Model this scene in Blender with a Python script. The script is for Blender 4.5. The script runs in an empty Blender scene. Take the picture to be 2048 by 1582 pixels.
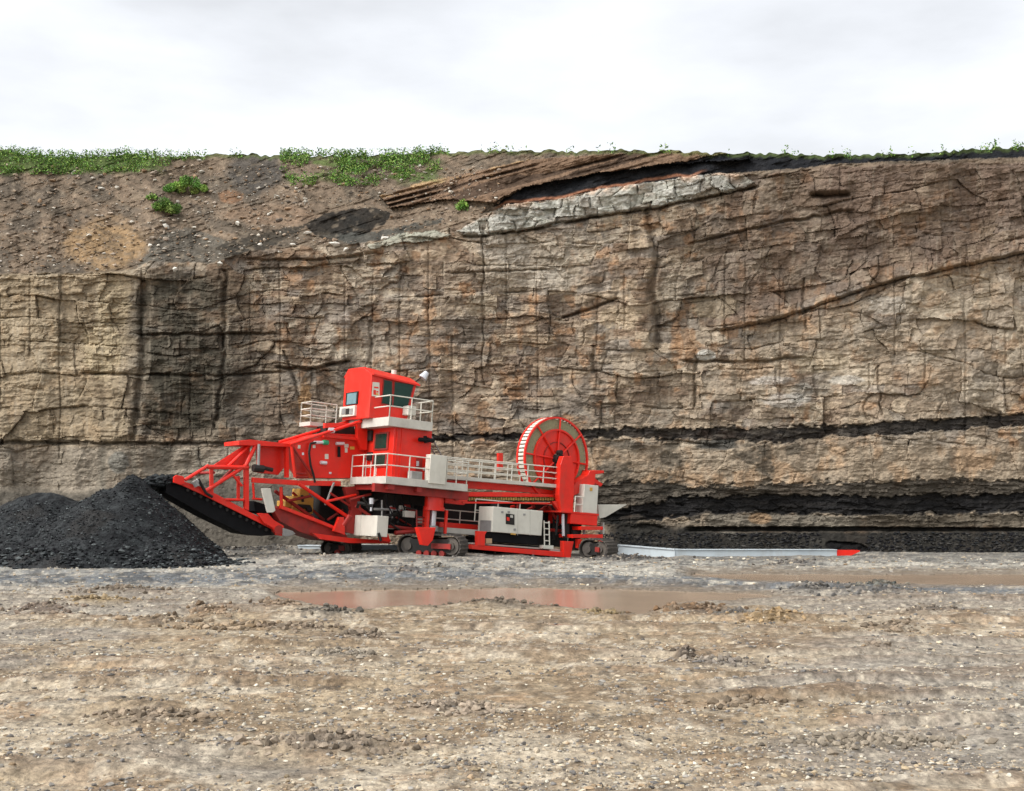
import bpy, math, random
import numpy as np
from mathutils import Vector
random.seed(7); rng = np.random.default_rng(11)
sc = bpy.context.scene
R = math.radians
# ------------------------------------------------------------------ camera, sky, sun, exposure
F, HZ, CH = 2530.0, 1000.0, 2.45          # focal length in photo pixels, horizon row, eye height
cam = bpy.data.cameras.new("camera"); co = bpy.data.objects.new("camera", cam); sc.collection.objects.link(co)
co.location = (0, 0, CH); co.rotation_euler = (R(90), 0, 0)
cam.sensor_width = 36; cam.lens = 36 * F / 2048; cam.shift_y = (HZ - 791) / 2048
cam.clip_start = 0.1; cam.clip_end = 3000; sc.camera = co
sc.render.resolution_x, sc.render.resolution_y = 1024, 791
SUN_EL, SUN_AZ = 50, 238                     # high soft sun behind the camera's left shoulder
w = bpy.data.worlds.new("World"); sc.world = w; w.use_nodes = True
nt = w.node_tree; bg = nt.nodes["Background"]
sky = nt.nodes.new("ShaderNodeTexSky"); sky.sky_type = 'NISHITA'; sky.sun_disc = False
sky.sun_elevation = R(SUN_EL); sky.sun_rotation = R(SUN_AZ)
sky.dust_density = 4; sky.air_density = 1.0; sky.ozone_density = 1.0
hs = nt.nodes.new("ShaderNodeHueSaturation"); hs.inputs["Saturation"].default_value = 0.16; hs.inputs["Value"].default_value = 1.75
wtc = nt.nodes.new("ShaderNodeTexCoord"); wmp = nt.nodes.new("ShaderNodeMapping"); wmp.inputs["Scale"].default_value = (1.6, 1.6, 5)
wnz = nt.nodes.new("ShaderNodeTexNoise"); wnz.inputs["Scale"].default_value = 2.2; wnz.inputs["Detail"].default_value = 7
wmr = nt.nodes.new("ShaderNodeMapRange"); wmr.inputs[1].default_value = .3; wmr.inputs[2].default_value = .65; wmr.inputs[3].default_value = .92; wmr.inputs[4].default_value = 1.35
wsc = nt.nodes.new("ShaderNodeVectorMath"); wsc.operation = 'SCALE'     # thin uneven overcast
nt.links.new(wtc.outputs["Generated"], wmp.inputs[0]); nt.links.new(wmp.outputs[0], wnz.inputs["Vector"]); nt.links.new(wnz.outputs["Fac"], wmr.inputs[0])
nt.links.new(sky.outputs[0], hs.inputs["Color"]); nt.links.new(hs.outputs[0], wsc.inputs[0]); nt.links.new(wmr.outputs[0], wsc.inputs["Scale"]); nt.links.new(wsc.outputs[0], bg.inputs["Color"])
bg.inputs["Strength"].default_value = 0.15
sl = bpy.data.lights.new("sun", 'SUN'); sl.energy = 1.25; sl.angle = R(14); sl.color = (1, 0.965, 0.91)
so = bpy.data.objects.new("sun", sl); sc.collection.objects.link(so)
az = R(SUN_AZ)
sdir = Vector((math.sin(az) * math.cos(R(SUN_EL)), math.cos(az) * math.cos(R(SUN_EL)), math.sin(R(SUN_EL))))
so.rotation_euler = sdir.to_track_quat('Z', 'Y').to_euler(); so.location = (-20, -20, 40)
sc.view_settings.view_transform = 'Standard'; sc.view_settings.look = 'None'
sc.view_settings.exposure = 0.0; sc.view_settings.gamma = 1

# ------------------------------------------------------------------ numpy noise
def hsh(ix, iy, s):
    x = (ix.astype(np.int64) * 374761393 + iy.astype(np.int64) * 668265263 + s * 974634777) & 0xffffffff
    x = ((x ^ (x >> 13)) * 1274126177) & 0xffffffff
    x = ((x ^ (x >> 15)) * 1103515245) & 0xffffffff
    return ((x ^ (x >> 16)) & 0xffffff) / float(0x1000000)
def vn(x, y, s=0):
    x = np.asarray(x, float); y = np.asarray(y, float) + 0 * x; x = x + 0 * y
    ix = np.floor(x); iy = np.floor(y); fx = x - ix; fy = y - iy
    fx = fx * fx * (3 - 2 * fx); fy = fy * fy * (3 - 2 * fy)
    a = hsh(ix, iy, s); b = hsh(ix + 1, iy, s); c = hsh(ix, iy + 1, s); d = hsh(ix + 1, iy + 1, s)
    return (a * (1 - fx) + b * fx) * (1 - fy) + (c * (1 - fx) + d * fx) * fy
def fbm(x, y, s=0, o=4):
    t = 0; a = 0.5; n = 0
    for i in range(o):
        t = t + a * vn(x * 2 ** i, y * 2 ** i, s + 17 * i); n += a; a *= 0.5
    return t / n
def sst(a, b, x):
    t = np.clip((x - a) / (b - a), 0, 1); return t * t * (3 - 2 * t)
def lerp(a, b, t): return a + (b - a) * t
def mixc(c, col, m): return c + (np.array(col) - c) * m[..., None]
def pl(x, pts):
    p = np.array(pts, float); return np.interp(x, p[:, 0], p[:, 1])
def bricks(u, v, cw, rh, s, wob=0.35):
    v1 = v / rh + 0.55 * vn(v / rh * 0.9, u * 0, s + 1) + wob * (vn(u / cw * .5, v / rh * .3, s + 2) - .5)
    row = np.floor(v1); fv = v1 - row
    u1 = u / cw + hsh(row, row * 0, s + 3) * 9 + 0.9 * vn(u / cw * .8, row * 3.3, s + 4) + wob * (vn(u / cw * .7, v / rh * .8, s + 5) - .5)
    col = np.floor(u1); fu = u1 - col
    return hsh(col, row, s + 6), hsh(col, row, s + 7), hsh(col, row, s + 8), fu, fv
def inpoly(x, y, poly):
    r = np.zeros(np.shape(x), bool); n = len(poly)
    for i in range(n):
        x0, y0 = poly[i]; x1, y1 = poly[(i + 1) % n]
        if y0 == y1: continue
        c = ((y0 > y) != (y1 > y)) & (x < (x1 - x0) * (y - y0) / (y1 - y0) + x0); r ^= c
    return r

# ------------------------------------------------------------------ materials
def mat(name, col, rough=0.6, metal=0.0, var=0.15, vscale=2.0, dirt=None, dirtamt=0.3, bump=0.0, bscale=20, attr=False, spec=0.5, coat=0.0, alpha=None, dscale=1.3):
    m = bpy.data.materials.new(name); m.use_nodes = True; n = m.node_tree; b = n.nodes["Principled BSDF"]
    tc = n.nodes.new("ShaderNodeTexCoord")
    nz = n.nodes.new("ShaderNodeTexNoise"); nz.inputs["Scale"].default_value = vscale; nz.inputs["Detail"].default_value = 8; nz.inputs["Roughness"].default_value = 0.65
    n.links.new(tc.outputs["Object"], nz.inputs["Vector"])
    mr = n.nodes.new("ShaderNodeMapRange"); mr.inputs[1].default_value = 0.3; mr.inputs[2].default_value = 0.7
    mr.inputs[3].default_value = 1 - var; mr.inputs[4].default_value = 1 + var
    n.links.new(nz.outputs["Fac"], mr.inputs[0])
    mx = n.nodes.new("ShaderNodeVectorMath"); mx.operation = 'SCALE'
    if attr:
        at = n.nodes.new("ShaderNodeAttribute"); at.attribute_name = "Col"; src = at.outputs["Color"]
    else:
        rg = n.nodes.new("ShaderNodeRGB"); rg.outputs[0].default_value = (*col, 1); src = rg.outputs[0]
    n.links.new(src, mx.inputs[0]); n.links.new(mr.outputs[0], mx.inputs["Scale"])
    out = mx.outputs[0]
    if dirt:
        n2 = n.nodes.new("ShaderNodeTexNoise"); n2.inputs["Scale"].default_value = dscale; n2.inputs["Detail"].default_value = 9; n2.inputs["Roughness"].default_value = 0.7
        mp = n.nodes.new("ShaderNodeMapping"); mp.inputs["Scale"].default_value = (1, 1, 0.45); mp.inputs["Location"].default_value = (3.1, 7.7, 1.9)
        n.links.new(tc.outputs["Object"], mp.inputs[0]); n.links.new(mp.outputs[0], n2.inputs["Vector"])
        r2 = n.nodes.new("ShaderNodeMapRange"); r2.inputs[1].default_value = 0.5; r2.inputs[2].default_value = 0.75; r2.inputs[3].default_value = 0.04; r2.inputs[4].default_value = dirtamt
        n.links.new(n2.outputs["Fac"], r2.inputs[0])
        mc = n.nodes.new("ShaderNodeMix"); mc.data_type = 'RGBA'
        n.links.new(r2.outputs[0], mc.inputs[0]); n.links.new(out, mc.inputs[6]); mc.inputs[7].default_value = (*dirt, 1)
        out = mc.outputs[2]
    n.links.new(out, b.inputs["Base Color"])
    b.inputs["Roughness"].default_value = rough; b.inputs["Metallic"].default_value = metal
    b.inputs["Specular IOR Level"].default_value = spec; b.inputs["Coat Weight"].default_value = coat
    if bump:
        bp = n.nodes.new("ShaderNodeBump"); bp.inputs["Strength"].default_value = bump; bp.inputs["Distance"].default_value = 0.05
        n3 = n.nodes.new("ShaderNodeTexNoise"); n3.inputs["Scale"].default_value = bscale; n3.inputs["Detail"].default_value = 6
        n.links.new(tc.outputs["Object"], n3.inputs["Vector"]); n.links.new(n3.outputs["Fac"], bp.inputs["Height"]); n.links.new(bp.outputs[0], b.inputs["Normal"])
    return m
MUD = (.13, .10, .07)
M = dict(
 red=mat("red_paint", (.74, .016, .006), .36, var=.10, dirt=MUD, dirtamt=.40, coat=.15, spec=.35),
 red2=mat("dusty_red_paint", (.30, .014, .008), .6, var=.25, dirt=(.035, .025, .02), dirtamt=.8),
 white=mat("cream_white_paint", (.62, .60, .52), .5, var=.06, dirt=(.28, .25, .2), dirtamt=.4),
 grate=mat("weathered_white_steel", (.52, .50, .44), .6, var=.12, dirt=(.2, .17, .13), dirtamt=.4),
 black=mat("black_rubber", (.006, .006, .007), .9, var=.4, dirt=(.02, .018, .016), dirtamt=.3, spec=.2),
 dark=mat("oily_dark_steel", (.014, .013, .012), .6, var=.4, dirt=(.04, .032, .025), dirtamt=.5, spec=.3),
 steel=mat("worn_grey_steel", (.30, .30, .29), .5, metal=.3, var=.2, dirt=MUD, dirtamt=.6),
 track=mat("muddy_track_steel", (.06, .052, .045), .75, var=.35, dirt=(.16, .135, .105), dirtamt=.8, vscale=5),
 beam=mat("galvanised_beam", (.47, .53, .56), .45, metal=.1, var=.1, dirt=(.3, .28, .25), dirtamt=.5),
 glass=mat("green_tinted_glass", (.006, .035, .025), .2, var=.2, spec=.35),
 bglass=mat("pale_blue_glass", (.16, .27, .30), .1, var=.2, spec=.9),
 yellow=mat("yellow_machine_paint", (.60, .33, .05), .5, var=.2, dirt=MUD, dirtamt=.6),
 chain=mat("yellow_chain", (.42, .30, .08), .6, var=.3, dirt=(.03, .03, .03), dirtamt=.6),
 khaki=mat("cable_coil", (.27, .26, .15), .8, var=.25, vscale=12, dirt=(.12, .11, .07), dirtamt=.5),
 green=mat("green_plastic", (.02, .30, .14), .4),
 silver=mat("bright_aluminium", (.62, .63, .66), .3, metal=.4, var=.1),
 rock=mat("layered_rock", (1, 1, 1), .92, var=.30, vscale=5.5, bump=.7, bscale=9, attr=True, spec=.08),
 ground=mat("trampled_mud", (1, 1, 1), .88, var=.55, vscale=9, bump=1.0, bscale=16, attr=True, spec=.25),
 stone=mat("broken_stone", (1, 1, 1), .85, var=.2, vscale=30, attr=True, spec=.12),
 coal=mat("crushed_coal", (1, 1, 1), .7, var=.4, vscale=9, attr=True, bump=.8, bscale=12, spec=.12),
 water=mat("muddy_puddle_water", (.33, .245, .175), .17, var=.18, vscale=.5, spec=.7),
 leaf=mat("leaves", (1, 1, 1), .7, var=.2, attr=True, spec=.3),
 bark=mat("bark", (.09, .065, .04), .9),
 wood=mat("pale_timber", (.45, .30, .18), .8),
)
# ------------------------------------------------------------------ object helpers
def link(name, me, parent=None):
    o = bpy.data.objects.new(name, me); sc.collection.objects.link(o)
    if parent: o.parent = parent
    return o
def big(name, V, Fc, m, cols=None, smooth=False):
    V = np.asarray(V, np.float32); Fc = np.asarray(Fc, np.int32); k = Fc.shape[1]
    me = bpy.data.meshes.new(name); me.vertices.add(len(V)); me.vertices.foreach_set("co", V.ravel())
    me.loops.add(Fc.size); me.loops.foreach_set("vertex_index", Fc.ravel())
    me.polygons.add(len(Fc)); me.polygons.foreach_set("loop_start", np.arange(0, Fc.size, k, dtype=np.int32))
    me.polygons.foreach_set("use_smooth", np.full(len(Fc), smooth))
    me.update(calc_edges=True); me.validate()
    if cols is not None:
        a = me.color_attributes.new("Col", 'FLOAT_COLOR', 'POINT')
        c = np.ones((len(V), 4), np.float32); c[:, :3] = np.clip(cols, 0.004, 1); a.data.foreach_set("color", c.ravel())
    me.materials.append(m); return link(name, me)
def gridf(nr, nc):
    i = np.arange(nr - 1)[:, None] * nc + np.arange(nc - 1)[None, :]
    return np.stack([i, i + 1, i + nc + 1, i + nc], -1).reshape(-1, 4)
def tag(o, label=None, cat=None, group=None, kind=None):
    if label: o["label"] = label
    if cat: o["category"] = cat
    if group: o["group"] = group
    if kind: o["kind"] = kind
    return o
def ray(px, py, Y):
    return np.stack([(px - 1024) / F * Y, Y + 0 * px, CH - (py - HZ) / F * Y], -1)

# ------------------------------------------------------------------ ground macro height
def gmac(X, Y):
    return -0.30 * sst(-3, 3, X) * sst(45, 58, Y)
PU = [(530,1184.5),(620,1182),(700,1180),(860,1177),(1100,1175),(1300,1180),(1500,1187),(1570,1194)]
PLo = [(530,1186),(600,1203),(660,1216),(745,1219),(785,1213),(880,1213),(930,1206),(1000,1204),(1060,1212),(1130,1215),(1220,1226),(1290,1229),(1340,1210),(1430,1201),(1570,1195)]
bumps = [ # px, py, rx(px), ry(px), height m, colour, amount
 (1000,1214,75,8,.13,(.075,.06,.045)), (655,1236,45,7,.07,(.10,.09,.075)), (1390,1226,60,8,.10,(.13,.08,.045)), (1470,1237,35,6,.08,(.09,.085,.08)),
 (1540,1247,45,6,.07,(.25,.17,.085)), (1620,1187,45,9,.16,(.07,.068,.065)), (1740,1193,70,9,.10,(.09,.088,.085)), (1760,1178,40,5,.12,(.06,.07,.065)),
 (1370,1325,18,8,.07,(.09,.07,.055)), (1440,1335,60,8,.04,(.16,.14,.12)), (240,1190,60,6,.06,(.14,.11,.08)), (430,1232,50,9,.05,(.19,.13,.08)),
 (590,1262,50,5,.04,(.16,.12,.085)), (720,1282,40,8,.05,(.19,.15,.11)), (670,1318,60,8,.04,(.19,.165,.13)), (1215,1228,30,7,.06,(.18,.13,.06)),
 (1790,1265,40,9,.06,(.17,.13,.09)), (1760,1310,30,8,.05,(.2,.16,.12)), (320,1250,50,8,.04,(.2,.15,.1)), (810,1150,26,6,.10,(.13,.12,.11)),
 (880,1145,30,5,.08,(.14,.135,.12)), (560,1215,40,6,.05,(.2,.14,.09)), (200,1212,60,6,.04,(.26,.19,.10)), (480,1262,90,7,.03,(.22,.16,.10)),
 (1250,1113,60,5,.25,(.035,.035,.038)), (1290,1118,50,4,.08,(.045,.045,.045)), (500,1104,70,5,.08,(.03,.03,.03)), (430,1102,26,4,.12,(.02,.02,.02)), (545,1096,30,4,.10,(.05,.045,.04)),
 (760,1112,30,3,.12,(.04,.038,.035)), (1590,1132,50,4,.06,(.09,.085,.08)), (1500,1420,60,9,.05,(.2,.15,.1)), (300,1450,90,12,.05,(.22,.17,.12)),
 (900,1430,80,10,.04,(.25,.2,.15)), (650,1510,120,14,.05,(.2,.16,.12)), (1750,1500,120,16,.05,(.2,.17,.13)), (1850,1230,50,9,.08,(.12,.1,.08)), (80,1230,60,9,.07,(.16,.12,.09)),
]
gp = np.concatenate([np.arange(1082, 1260, 1.1), np.arange(1260, 1420, 1.8), np.arange(1420, 1720, 4.0)])
gx = np.arange(-420, 2470, 2.6)
PX, PY = np.meshgrid(gx, gp)
Yg = F * CH / (PY - HZ); Xg = (PX - 1024) / F * Yg
n1 = fbm(Xg * .5, Yg * .5, 1, 5); n2 = fbm(Xg * 2.2, Yg * 1.6, 5, 5); n3 = fbm(Xg * .12, Yg * .25, 9, 4); n4 = fbm(Xg * 7, Yg * 5, 15, 3)
rut = fbm(Xg * .22, Yg * 1.7, 25, 4)                              # long shallow wheel ruts across the view
near = sst(45, 25, Yg)
Hg = 0.10 * np.abs(n1 - .5) * 2 + .07 * n2 * (0.35 + n1) + .03 * n4 + .10 * sst(.45, .75, rut)
colg = np.zeros(PX.shape + (3,))
tanc = np.array((.37, .29, .19)); pale = np.array((.47, .40, .30)); brn = np.array((.21, .145, .085)); gry = np.array((.27, .26, .235)); bgr = np.array((.155, .165, .17))
colg[:] = tanc
colg = mixc(colg, pale, sst(.45, .65, n1) * .8); colg = mixc(colg, brn, np.clip(sst(.50, .64, n2) * .7 + sst(.52, .66, fbm(Xg * .35, Yg * 1.1, 33, 5)) * .6, 0, .85))
colg = mixc(colg, (.36, .24, .14), sst(.62, .74, fbm(Xg * 1.1, Yg * 1.3, 41, 4)) * .5)
colg = mixc(colg, gry, sst(.5, .6, n3) * .55)
far = sst(1200, 1165, PY + 25 * (n1 - .5))
colg = mixc(colg, (.34, .33, .29), far * .9)
colg = mixc(colg, (.47, .44, .37), far * sst(.5, .62, fbm(Xg * .6, Yg * 1.3, 77, 4)))
band = np.exp(-((PY - pl(PX, [(0,1162),(400,1162),(650,1160),(1000,1160),(1400,1172),(2048,1185)]) + 14 * (n1 - .5)) / 13) ** 2)
colg = mixc(colg, bgr, np.clip(band * 1.15 * sst(.3, .55, n2 + .1), 0, 1))
colg = mixc(colg, (.06, .06, .06), sst(.50, .64, fbm(Xg * 2.2, Yg * 1.8, 91, 4)) * .75 * (far * .85 + .15))
colg = mixc(colg, (.13, .125, .115), sst(1128, 1112, PY + 18 * (n2 - .5)) * .55)
colg = mixc(colg, (.18, .12, .075), sst(.58, .75, rut) * .5 * (1 - far))
for (bx, by, rx, ry, hh, c) in bumps:
    q = ((PX - bx) / rx) ** 2 + ((PY - by) / ry) ** 2
    g = np.exp(-q * (0.7 + 1.2 * n2)); Hg = Hg + hh * g * (.55 + .9 * n4)
    colg = mixc(colg, c, np.clip(g * 1.5 * sst(.25, .55, n4 * .5 + n2 * .5 + .05), 0, .95))
speck = vn(Xg * 22, Yg * 9, 51) * .6 + vn(Xg * 9, Yg * 4, 52) * .4
colg = mixc(colg, (.11, .09, .07), sst(.66, .78, fbm(Xg * 4, Yg * 3, 53, 4)) * .6); colg = mixc(colg, (.55, .48, .37), sst(.60, .70, fbm(Xg * 5, Yg * 4, 54, 3)) * .5)
g0_ = colg.mean(-1)[..., None]; colg = g0_ + (colg - g0_) * 1.0
colg *= (0.60 + .7 * speck)[..., None] * .78
# puddle basins
jx = 3.0 * (fbm(Xg * 1.5, Yg * 1.5, 61, 4) - .5)
f1 = np.minimum(PY - pl(PX, PU), pl(PX, PLo) - PY) + 2.2 * jx; f1 = f1 - .25 * (np.maximum(560 - PX, 0) + np.maximum(PX - 1540, 0))
f2 = np.minimum(PY - 1148.5, pl(PX, [(1360,1149),(1500,1162),(1700,1167),(1820,1170),(2100,1172)]) - PY) + 1.5 * jx; f2 = f2 - .25 * np.maximum(1390 - PX, 0) - .4 * np.maximum(PX - 2080, 0)
f3 = 6.5 * (1 - ((PX - 1110) / 46) ** 2 - ((PY - 1253) / 7.5) ** 2) + jx
f4 = 5 * (1 - ((PX - 1010) / 18) ** 2 - ((PY - 1256) / 3.5) ** 2) + jx
inside = np.maximum.reduce([f1, f2, f3, f4]); rim = sst(-14, 0, inside)
Hg = np.maximum(Hg * (1 - .75 * rim), .004)
Hg = np.where(inside > 0, -.05 - .05 * sst(0, 3, inside), Hg)
colg = mixc(colg, (.15, .115, .08), sst(-16, -1, inside + 14 * (n2 - .5)) * .8)
Zg = Hg + gmac(Xg, Yg)
V = np.stack([Xg, Yg, Zg], -1).reshape(-1, 3); Fq = gridf(*PX.shape)
nv = len(V); S = 700.0
V = np.concatenate([V, [[-S, -S, -.75], [S, -S, -.75], [S, S, -.75], [-S, S, -.75]]]); Fq = np.concatenate([Fq[:, ::-1], [[nv, nv + 1, nv + 2, nv + 3]]])
tag(big("ground", V, Fq, M['ground'], np.concatenate([colg.reshape(-1, 3), np.tile(tanc, (4, 1))])), kind="structure")
def gz(X, Y):   # ground height lookup
    py = HZ + F * CH / Y; px = 1024 + F * X / Y
    i = np.clip(np.searchsorted(gp, py), 0, len(gp) - 1); j = np.clip(((px - gx[0]) / 2.6).astype(int), 0, len(gx) - 1)
    return Zg[i, j]
def water(name, pts):
    P = [ray(np.float64(a), np.float64(b), F * CH / (b - HZ)) for a, b in pts]; P = [(p[0], p[1], -.012) for p in P]
    me = bpy.data.meshes.new(name); me.from_pydata(P, [], [list(range(len(P)))]); me.materials.append(M['water'])
    tag(link(name, me), kind="structure")
water("puddle", [(515, 1172), (1580, 1172), (1580, 1232), (515, 1232)])
water("puddle", [(1340, 1146), (2110, 1146), (2110, 1171.5), (1340, 1171.5)])
water("puddle", [(985, 1244.5), (1165, 1244.5), (1165, 1262.5), (985, 1262.5)])

# ------------------------------------------------------------------ the highwall
cy0 = np.arange(-420, 2472, 1.9); ncl = len(cy0); nrw = 440
T = np.linspace(0, 1, nrw)[:, None]; CX = np.tile(cy0, (nrw, 1))
crest = 306 + 16 * (fbm(cy0 / 110, cy0 * 0, 3, 4) - .5) + 7 * (vn(cy0 / 9, cy0 * 0, 4) - .5)
crest = crest + pl(cy0, [(-420,-30),(0,-8),(170,6),(900,2),(1100,-6),(1500,-2),(1800,4),(2048,-14),(2470,-40)])
CY = 1112 + (crest[None, :] - 1112) * T
u, v = CX, CY
wu = u + 28 * (fbm(u / 60, v / 75, 101, 5) - .5); wv = v + 22 * (fbm(u / 75, v / 50, 102, 5) - .5)
wu2 = u + 15 * (fbm(u / 22, v / 26, 103, 5) - .5); wv2 = v + 9 * (fbm(u / 30, v / 20, 104, 5) - .5)
# bedding dips: level low down, rising to the right high up
dip = 0.16 * sst(820, 420, v) * sst(700, 1500, u) * (u - 1250) + 0.10 * sst(700, 380, v) * (u - 900) * sst(1000, 700, u)
vb = wv + dip; vb2 = wv2 + dip
BND = [(-420,560),(170,545),(270,540),(300,522),(420,527),(500,502),(620,492),(730,488),(915,455),(1010,411),(1130,397),(1200,378),(1310,364),(1430,347),(1500,352),(1620,338),(1800,328),(2470,320)]
yb = pl(u, BND) + 10 * (fbm(u / 30, u * 0, 31, 3) - .5)
cliffm = sst(-3, 3, v - yb)                                    # 1 on the vertical face, 0 on the slope above
r1, r2, r3, fu, fv = bricks(wu, vb, 92, 60, 200, .9)
s1, s2, s3, gu, gv = bricks(wu + .4 * (wu2 - u), vb + .3 * (wv2 - v), 36, 21, 220, .9)
t1, t2, t3, hu, hv = bricks(wu2, vb2, 15, 9, 240)
l1, l2, l3, ku, kv = bricks(wu2, vb2, 44, 5.2, 260)
def edge(f, wd): return np.exp(-(np.minimum(f, 1 - f) / wd) ** 2)
frac = sst(.42, .60, fbm(u / 95, v / 80, 111, 3))              # how broken the face is
lam = sst(.50, .62, fbm(u / 150, vb / 38, 112, 3))
Dp = np.full(u.shape, 67.0)
Dp += .9 * (fbm(u / 260, v / 420, 113, 3) - .5) * 2 + 1.1 * (fbm(u / 75, v / 230, 114, 3) - .5) + .45 * (fbm(u / 40, v / 36, 115, 5) - .5) + .13 * (fbm(u / 11, v / 6, 118, 4) - .5)
blk = .50 * (r1 - .5) + .30 * (r2 - .5) * (fu - .5) + .34 * (r3 - .5) * (fv - .5)
blk = blk + (.30 * (s1 - .5) + .30 * (s2 - .5) * (gu - .5) + .22 * (s3 - .5) * (gv - .5)) * (.55 + .6 * frac)
blk = blk + (.16 * (t1 - .5) + .12 * (t2 - .5) * (hu - .5)) * (.15 + .8 * frac)
blk = blk + .11 * (l1 - .5) * (.25 + lam)
gm1 = sst(.45, .6, fbm(u / 45, v / 30, 116, 3)); gm2 = sst(.45, .6, fbm(u / 24, v / 45, 117, 3))
grv = .30 * edge(fv, .03) * gm1 + .22 * edge(fu, .018) * gm2
grv = grv + .12 * edge(gv, .06) * gm2 * (s2 > .4) + .10 * edge(gu, .05) * gm1 * (s3 > .5) + .05 * edge(hv, .12) * frac * gm1
low = sst(885, 900, v)                                         # smoother sandstone below the first coal seam
ft = sst(1180, 1240, u)
mudl = sst(720, 660, u) * sst(-10, 12, v - pl(u, [(-420,960),(170,985),(300,965),(420,955),(560,965),(700,1000)]) + 10 * (fbm(u / 30, v / 18, 124, 4) - .5))
talm = sst(1048, 1066, v) * ft
Dp += (.66 * blk * (1 - .6 * low) + .5 * grv * (1 - .4 * low)) * cliffm * (1 - mudl) * (1 - .9 * talm)
# drill-hole lines (half casts)
dr = np.zeros(u.shape); 
for k, xx in enumerate([196,232,282,335,381,448,500,560,628,690,745,800,858,905,965,1012,1075,1128,1195,1248,1330,1395,1450,1490,1560,1605,1690,1740,1790,1850,1930,2010,120,60,0,-80]):
    y0, y1 = 470 + 330 * hsh(np.array(k), np.array(3), 5), 640 + 320 * hsh(np.array(k), np.array(8), 6)
    wx = xx + 4 * (vn(v / 90, v * 0 + k, 301) - .5)
    g = np.exp(-((u - wx) / 2.0) ** 2) * sst(y0 - 20, y0, v) * sst(y1 + 20, y1, v); dr = np.maximum(dr, g)
Dp += .10 * dr * cliffm
def crack(pts, wd, amt):
    amt = amt * .5; wd = wd * (.55 + .6 * vn(v / 14, v * 0, 402))
    """a crack that runs mostly down the face"""
    p = np.array(pts, float); cx = np.interp(v, p[:, 1], p[:, 0]) + 10 * (fbm(v / 18, v * 0, 401 + int(p[0, 0]), 3) - .5)
    return amt * np.exp(-((u - cx) / wd) ** 2) * (v > p[0, 1]) * (v < p[-1, 1])
def ledge(pts, wd, amt, shelf=0):
    """a bedding crack that runs across: groove, with the rock above standing proud by shelf"""
    p = np.array(pts, float); cyy = np.interp(u, p[:, 0], p[:, 1]) + 7 * (fbm(u / 22, u * 0, 501 + int(p[0, 0]), 3) - .5)
    ins = sst(p[0, 0] - 15, p[0, 0], u) * sst(p[-1, 0] + 15, p[-1, 0], u)
    return (amt * np.exp(-((v - cyy) / wd) ** 2) - shelf * sst(-2, 0, cyy - v) * sst(60, 0, cyy - v)) * ins
Dp += crack([(1292,415),(1302,470),(1313,520),(1303,580),(1318,650),(1310,700)], 8, .9) + crack([(452,540),(450,700),(430,860)], 5, .55)
Dp += crack([(286,560),(283,740),(265,880)], 9, .8) + crack([(1392,700),(1388,820)], 3.5, .5) + crack([(1605,555),(1610,660)], 3, .4) + crack([(566,700),(600,800)], 4, .5) + crack([(1757,730),(1762,830)], 3, .4)
Dp += crack([(740,640),(742,730)], 4, .4) + crack([(965,455),(966,770)], 2.4, .35) + crack([(1190,690),(1188,740),(1205,770)], 5, .5)
Dp += ledge([(1440,660),(1560,637),(1640,610),(1720,580),(1810,556),(2300,450)], 2.6, .38, .4) + ledge([(560,735),(620,738),(690,722)], 3, .5, .2)
Dp += ledge([(1385,488),(1450,470),(1560,445),(1700,420)], 2.5, .35, .15) + ledge([(1630,388),(1690,390)], 5, .8, .4) + ledge([(1120,640),(1230,600)], 3, .35) + ledge([(280,668),(540,668)], 2.5, .35, .15)
Dp += ledge([(-420,880),(170,886),(560,888),(900,880)], 2.5, .2, .1) + ledge([(170,748),(430,752),(560,745)], 2.5, .3) + ledge([(1370,722),(1480,724),(1600,716)], 2.5, .35, .12) + ledge([(900,545),(1090,540)], 2, .2)
Dp += ledge([(935,473),(1060,460),(1180,434),(1300,418),(1400,398),(1505,375)], 3.2, .5) + ledge([(500,518),(620,520),(750,505)], 2.5, .3, .2)
# colours ------------------------------------------------
C = np.zeros(u.shape + (3,)); big1 = fbm(u / 170, v / 120, 121, 4); big2 = fbm(u / 90, v / 70, 122, 4); fin = fbm(u / 9, v / 5, 123, 3); mid = fbm(u / 30, v / 18, 124, 4)
C[:] = (.255, .195, .135)
C = mixc(C, (.34, .29, .215), sst(.45, .6, big1) * .75)
C = mixc(C, (.20, .135, .085), sst(.48, .64, big2) * .8)
C = mixc(C, (.24, .215, .18), (s1 > .72) * .7); C = mixc(C, (.17, .12, .08), (s3 > .75) * .55); C = mixc(C, (.42, .34, .235), (s2 > .72) * .6); C = mixc(C, (.42, .37, .28), (r2 > .75) * .65 * sst(.35, .5, mid)); C = mixc(C, (.15, .105, .07), (r3 > .78) * .55 * sst(.35, .5, mid))
C = mixc(C, (.15, .11, .08), (t2 > .75) * .5 * frac); C = mixc(C, (.34, .19, .09), sst(.60, .70, fbm(u / 26, v / 30, 125, 4)) * .55)
C = mixc(C, (.18, .165, .14), sst(.55, .68, fbm(u / 60, v / 34, 126, 4)) * .6)
C = mixc(C, (.13, .105, .08), (l2 > .8) * .5)
# left: yellowish at the edge, dark grey-brown damp zone, brown middle
L1 = sst(290, 240, u + 50 * (mid - .5)); C = mixc(C, (.29, .235, .15), L1 * .75)
L2 = sst(225, 315, u + 60 * (big2 - .5)) * sst(560, 400, u + 90 * (big1 - .5)) * sst(520, 570, v) * sst(890, 850, v)
C = mixc(C, (.075, .068, .05), L2 * (.7 + .3 * sst(.35, .6, mid)))
C = mixc(C, (.15, .135, .11), sst(400, 480, u) * sst(760, 600, u) * sst(640, 780, v) * .45 * sst(.35, .6, big2))
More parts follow.
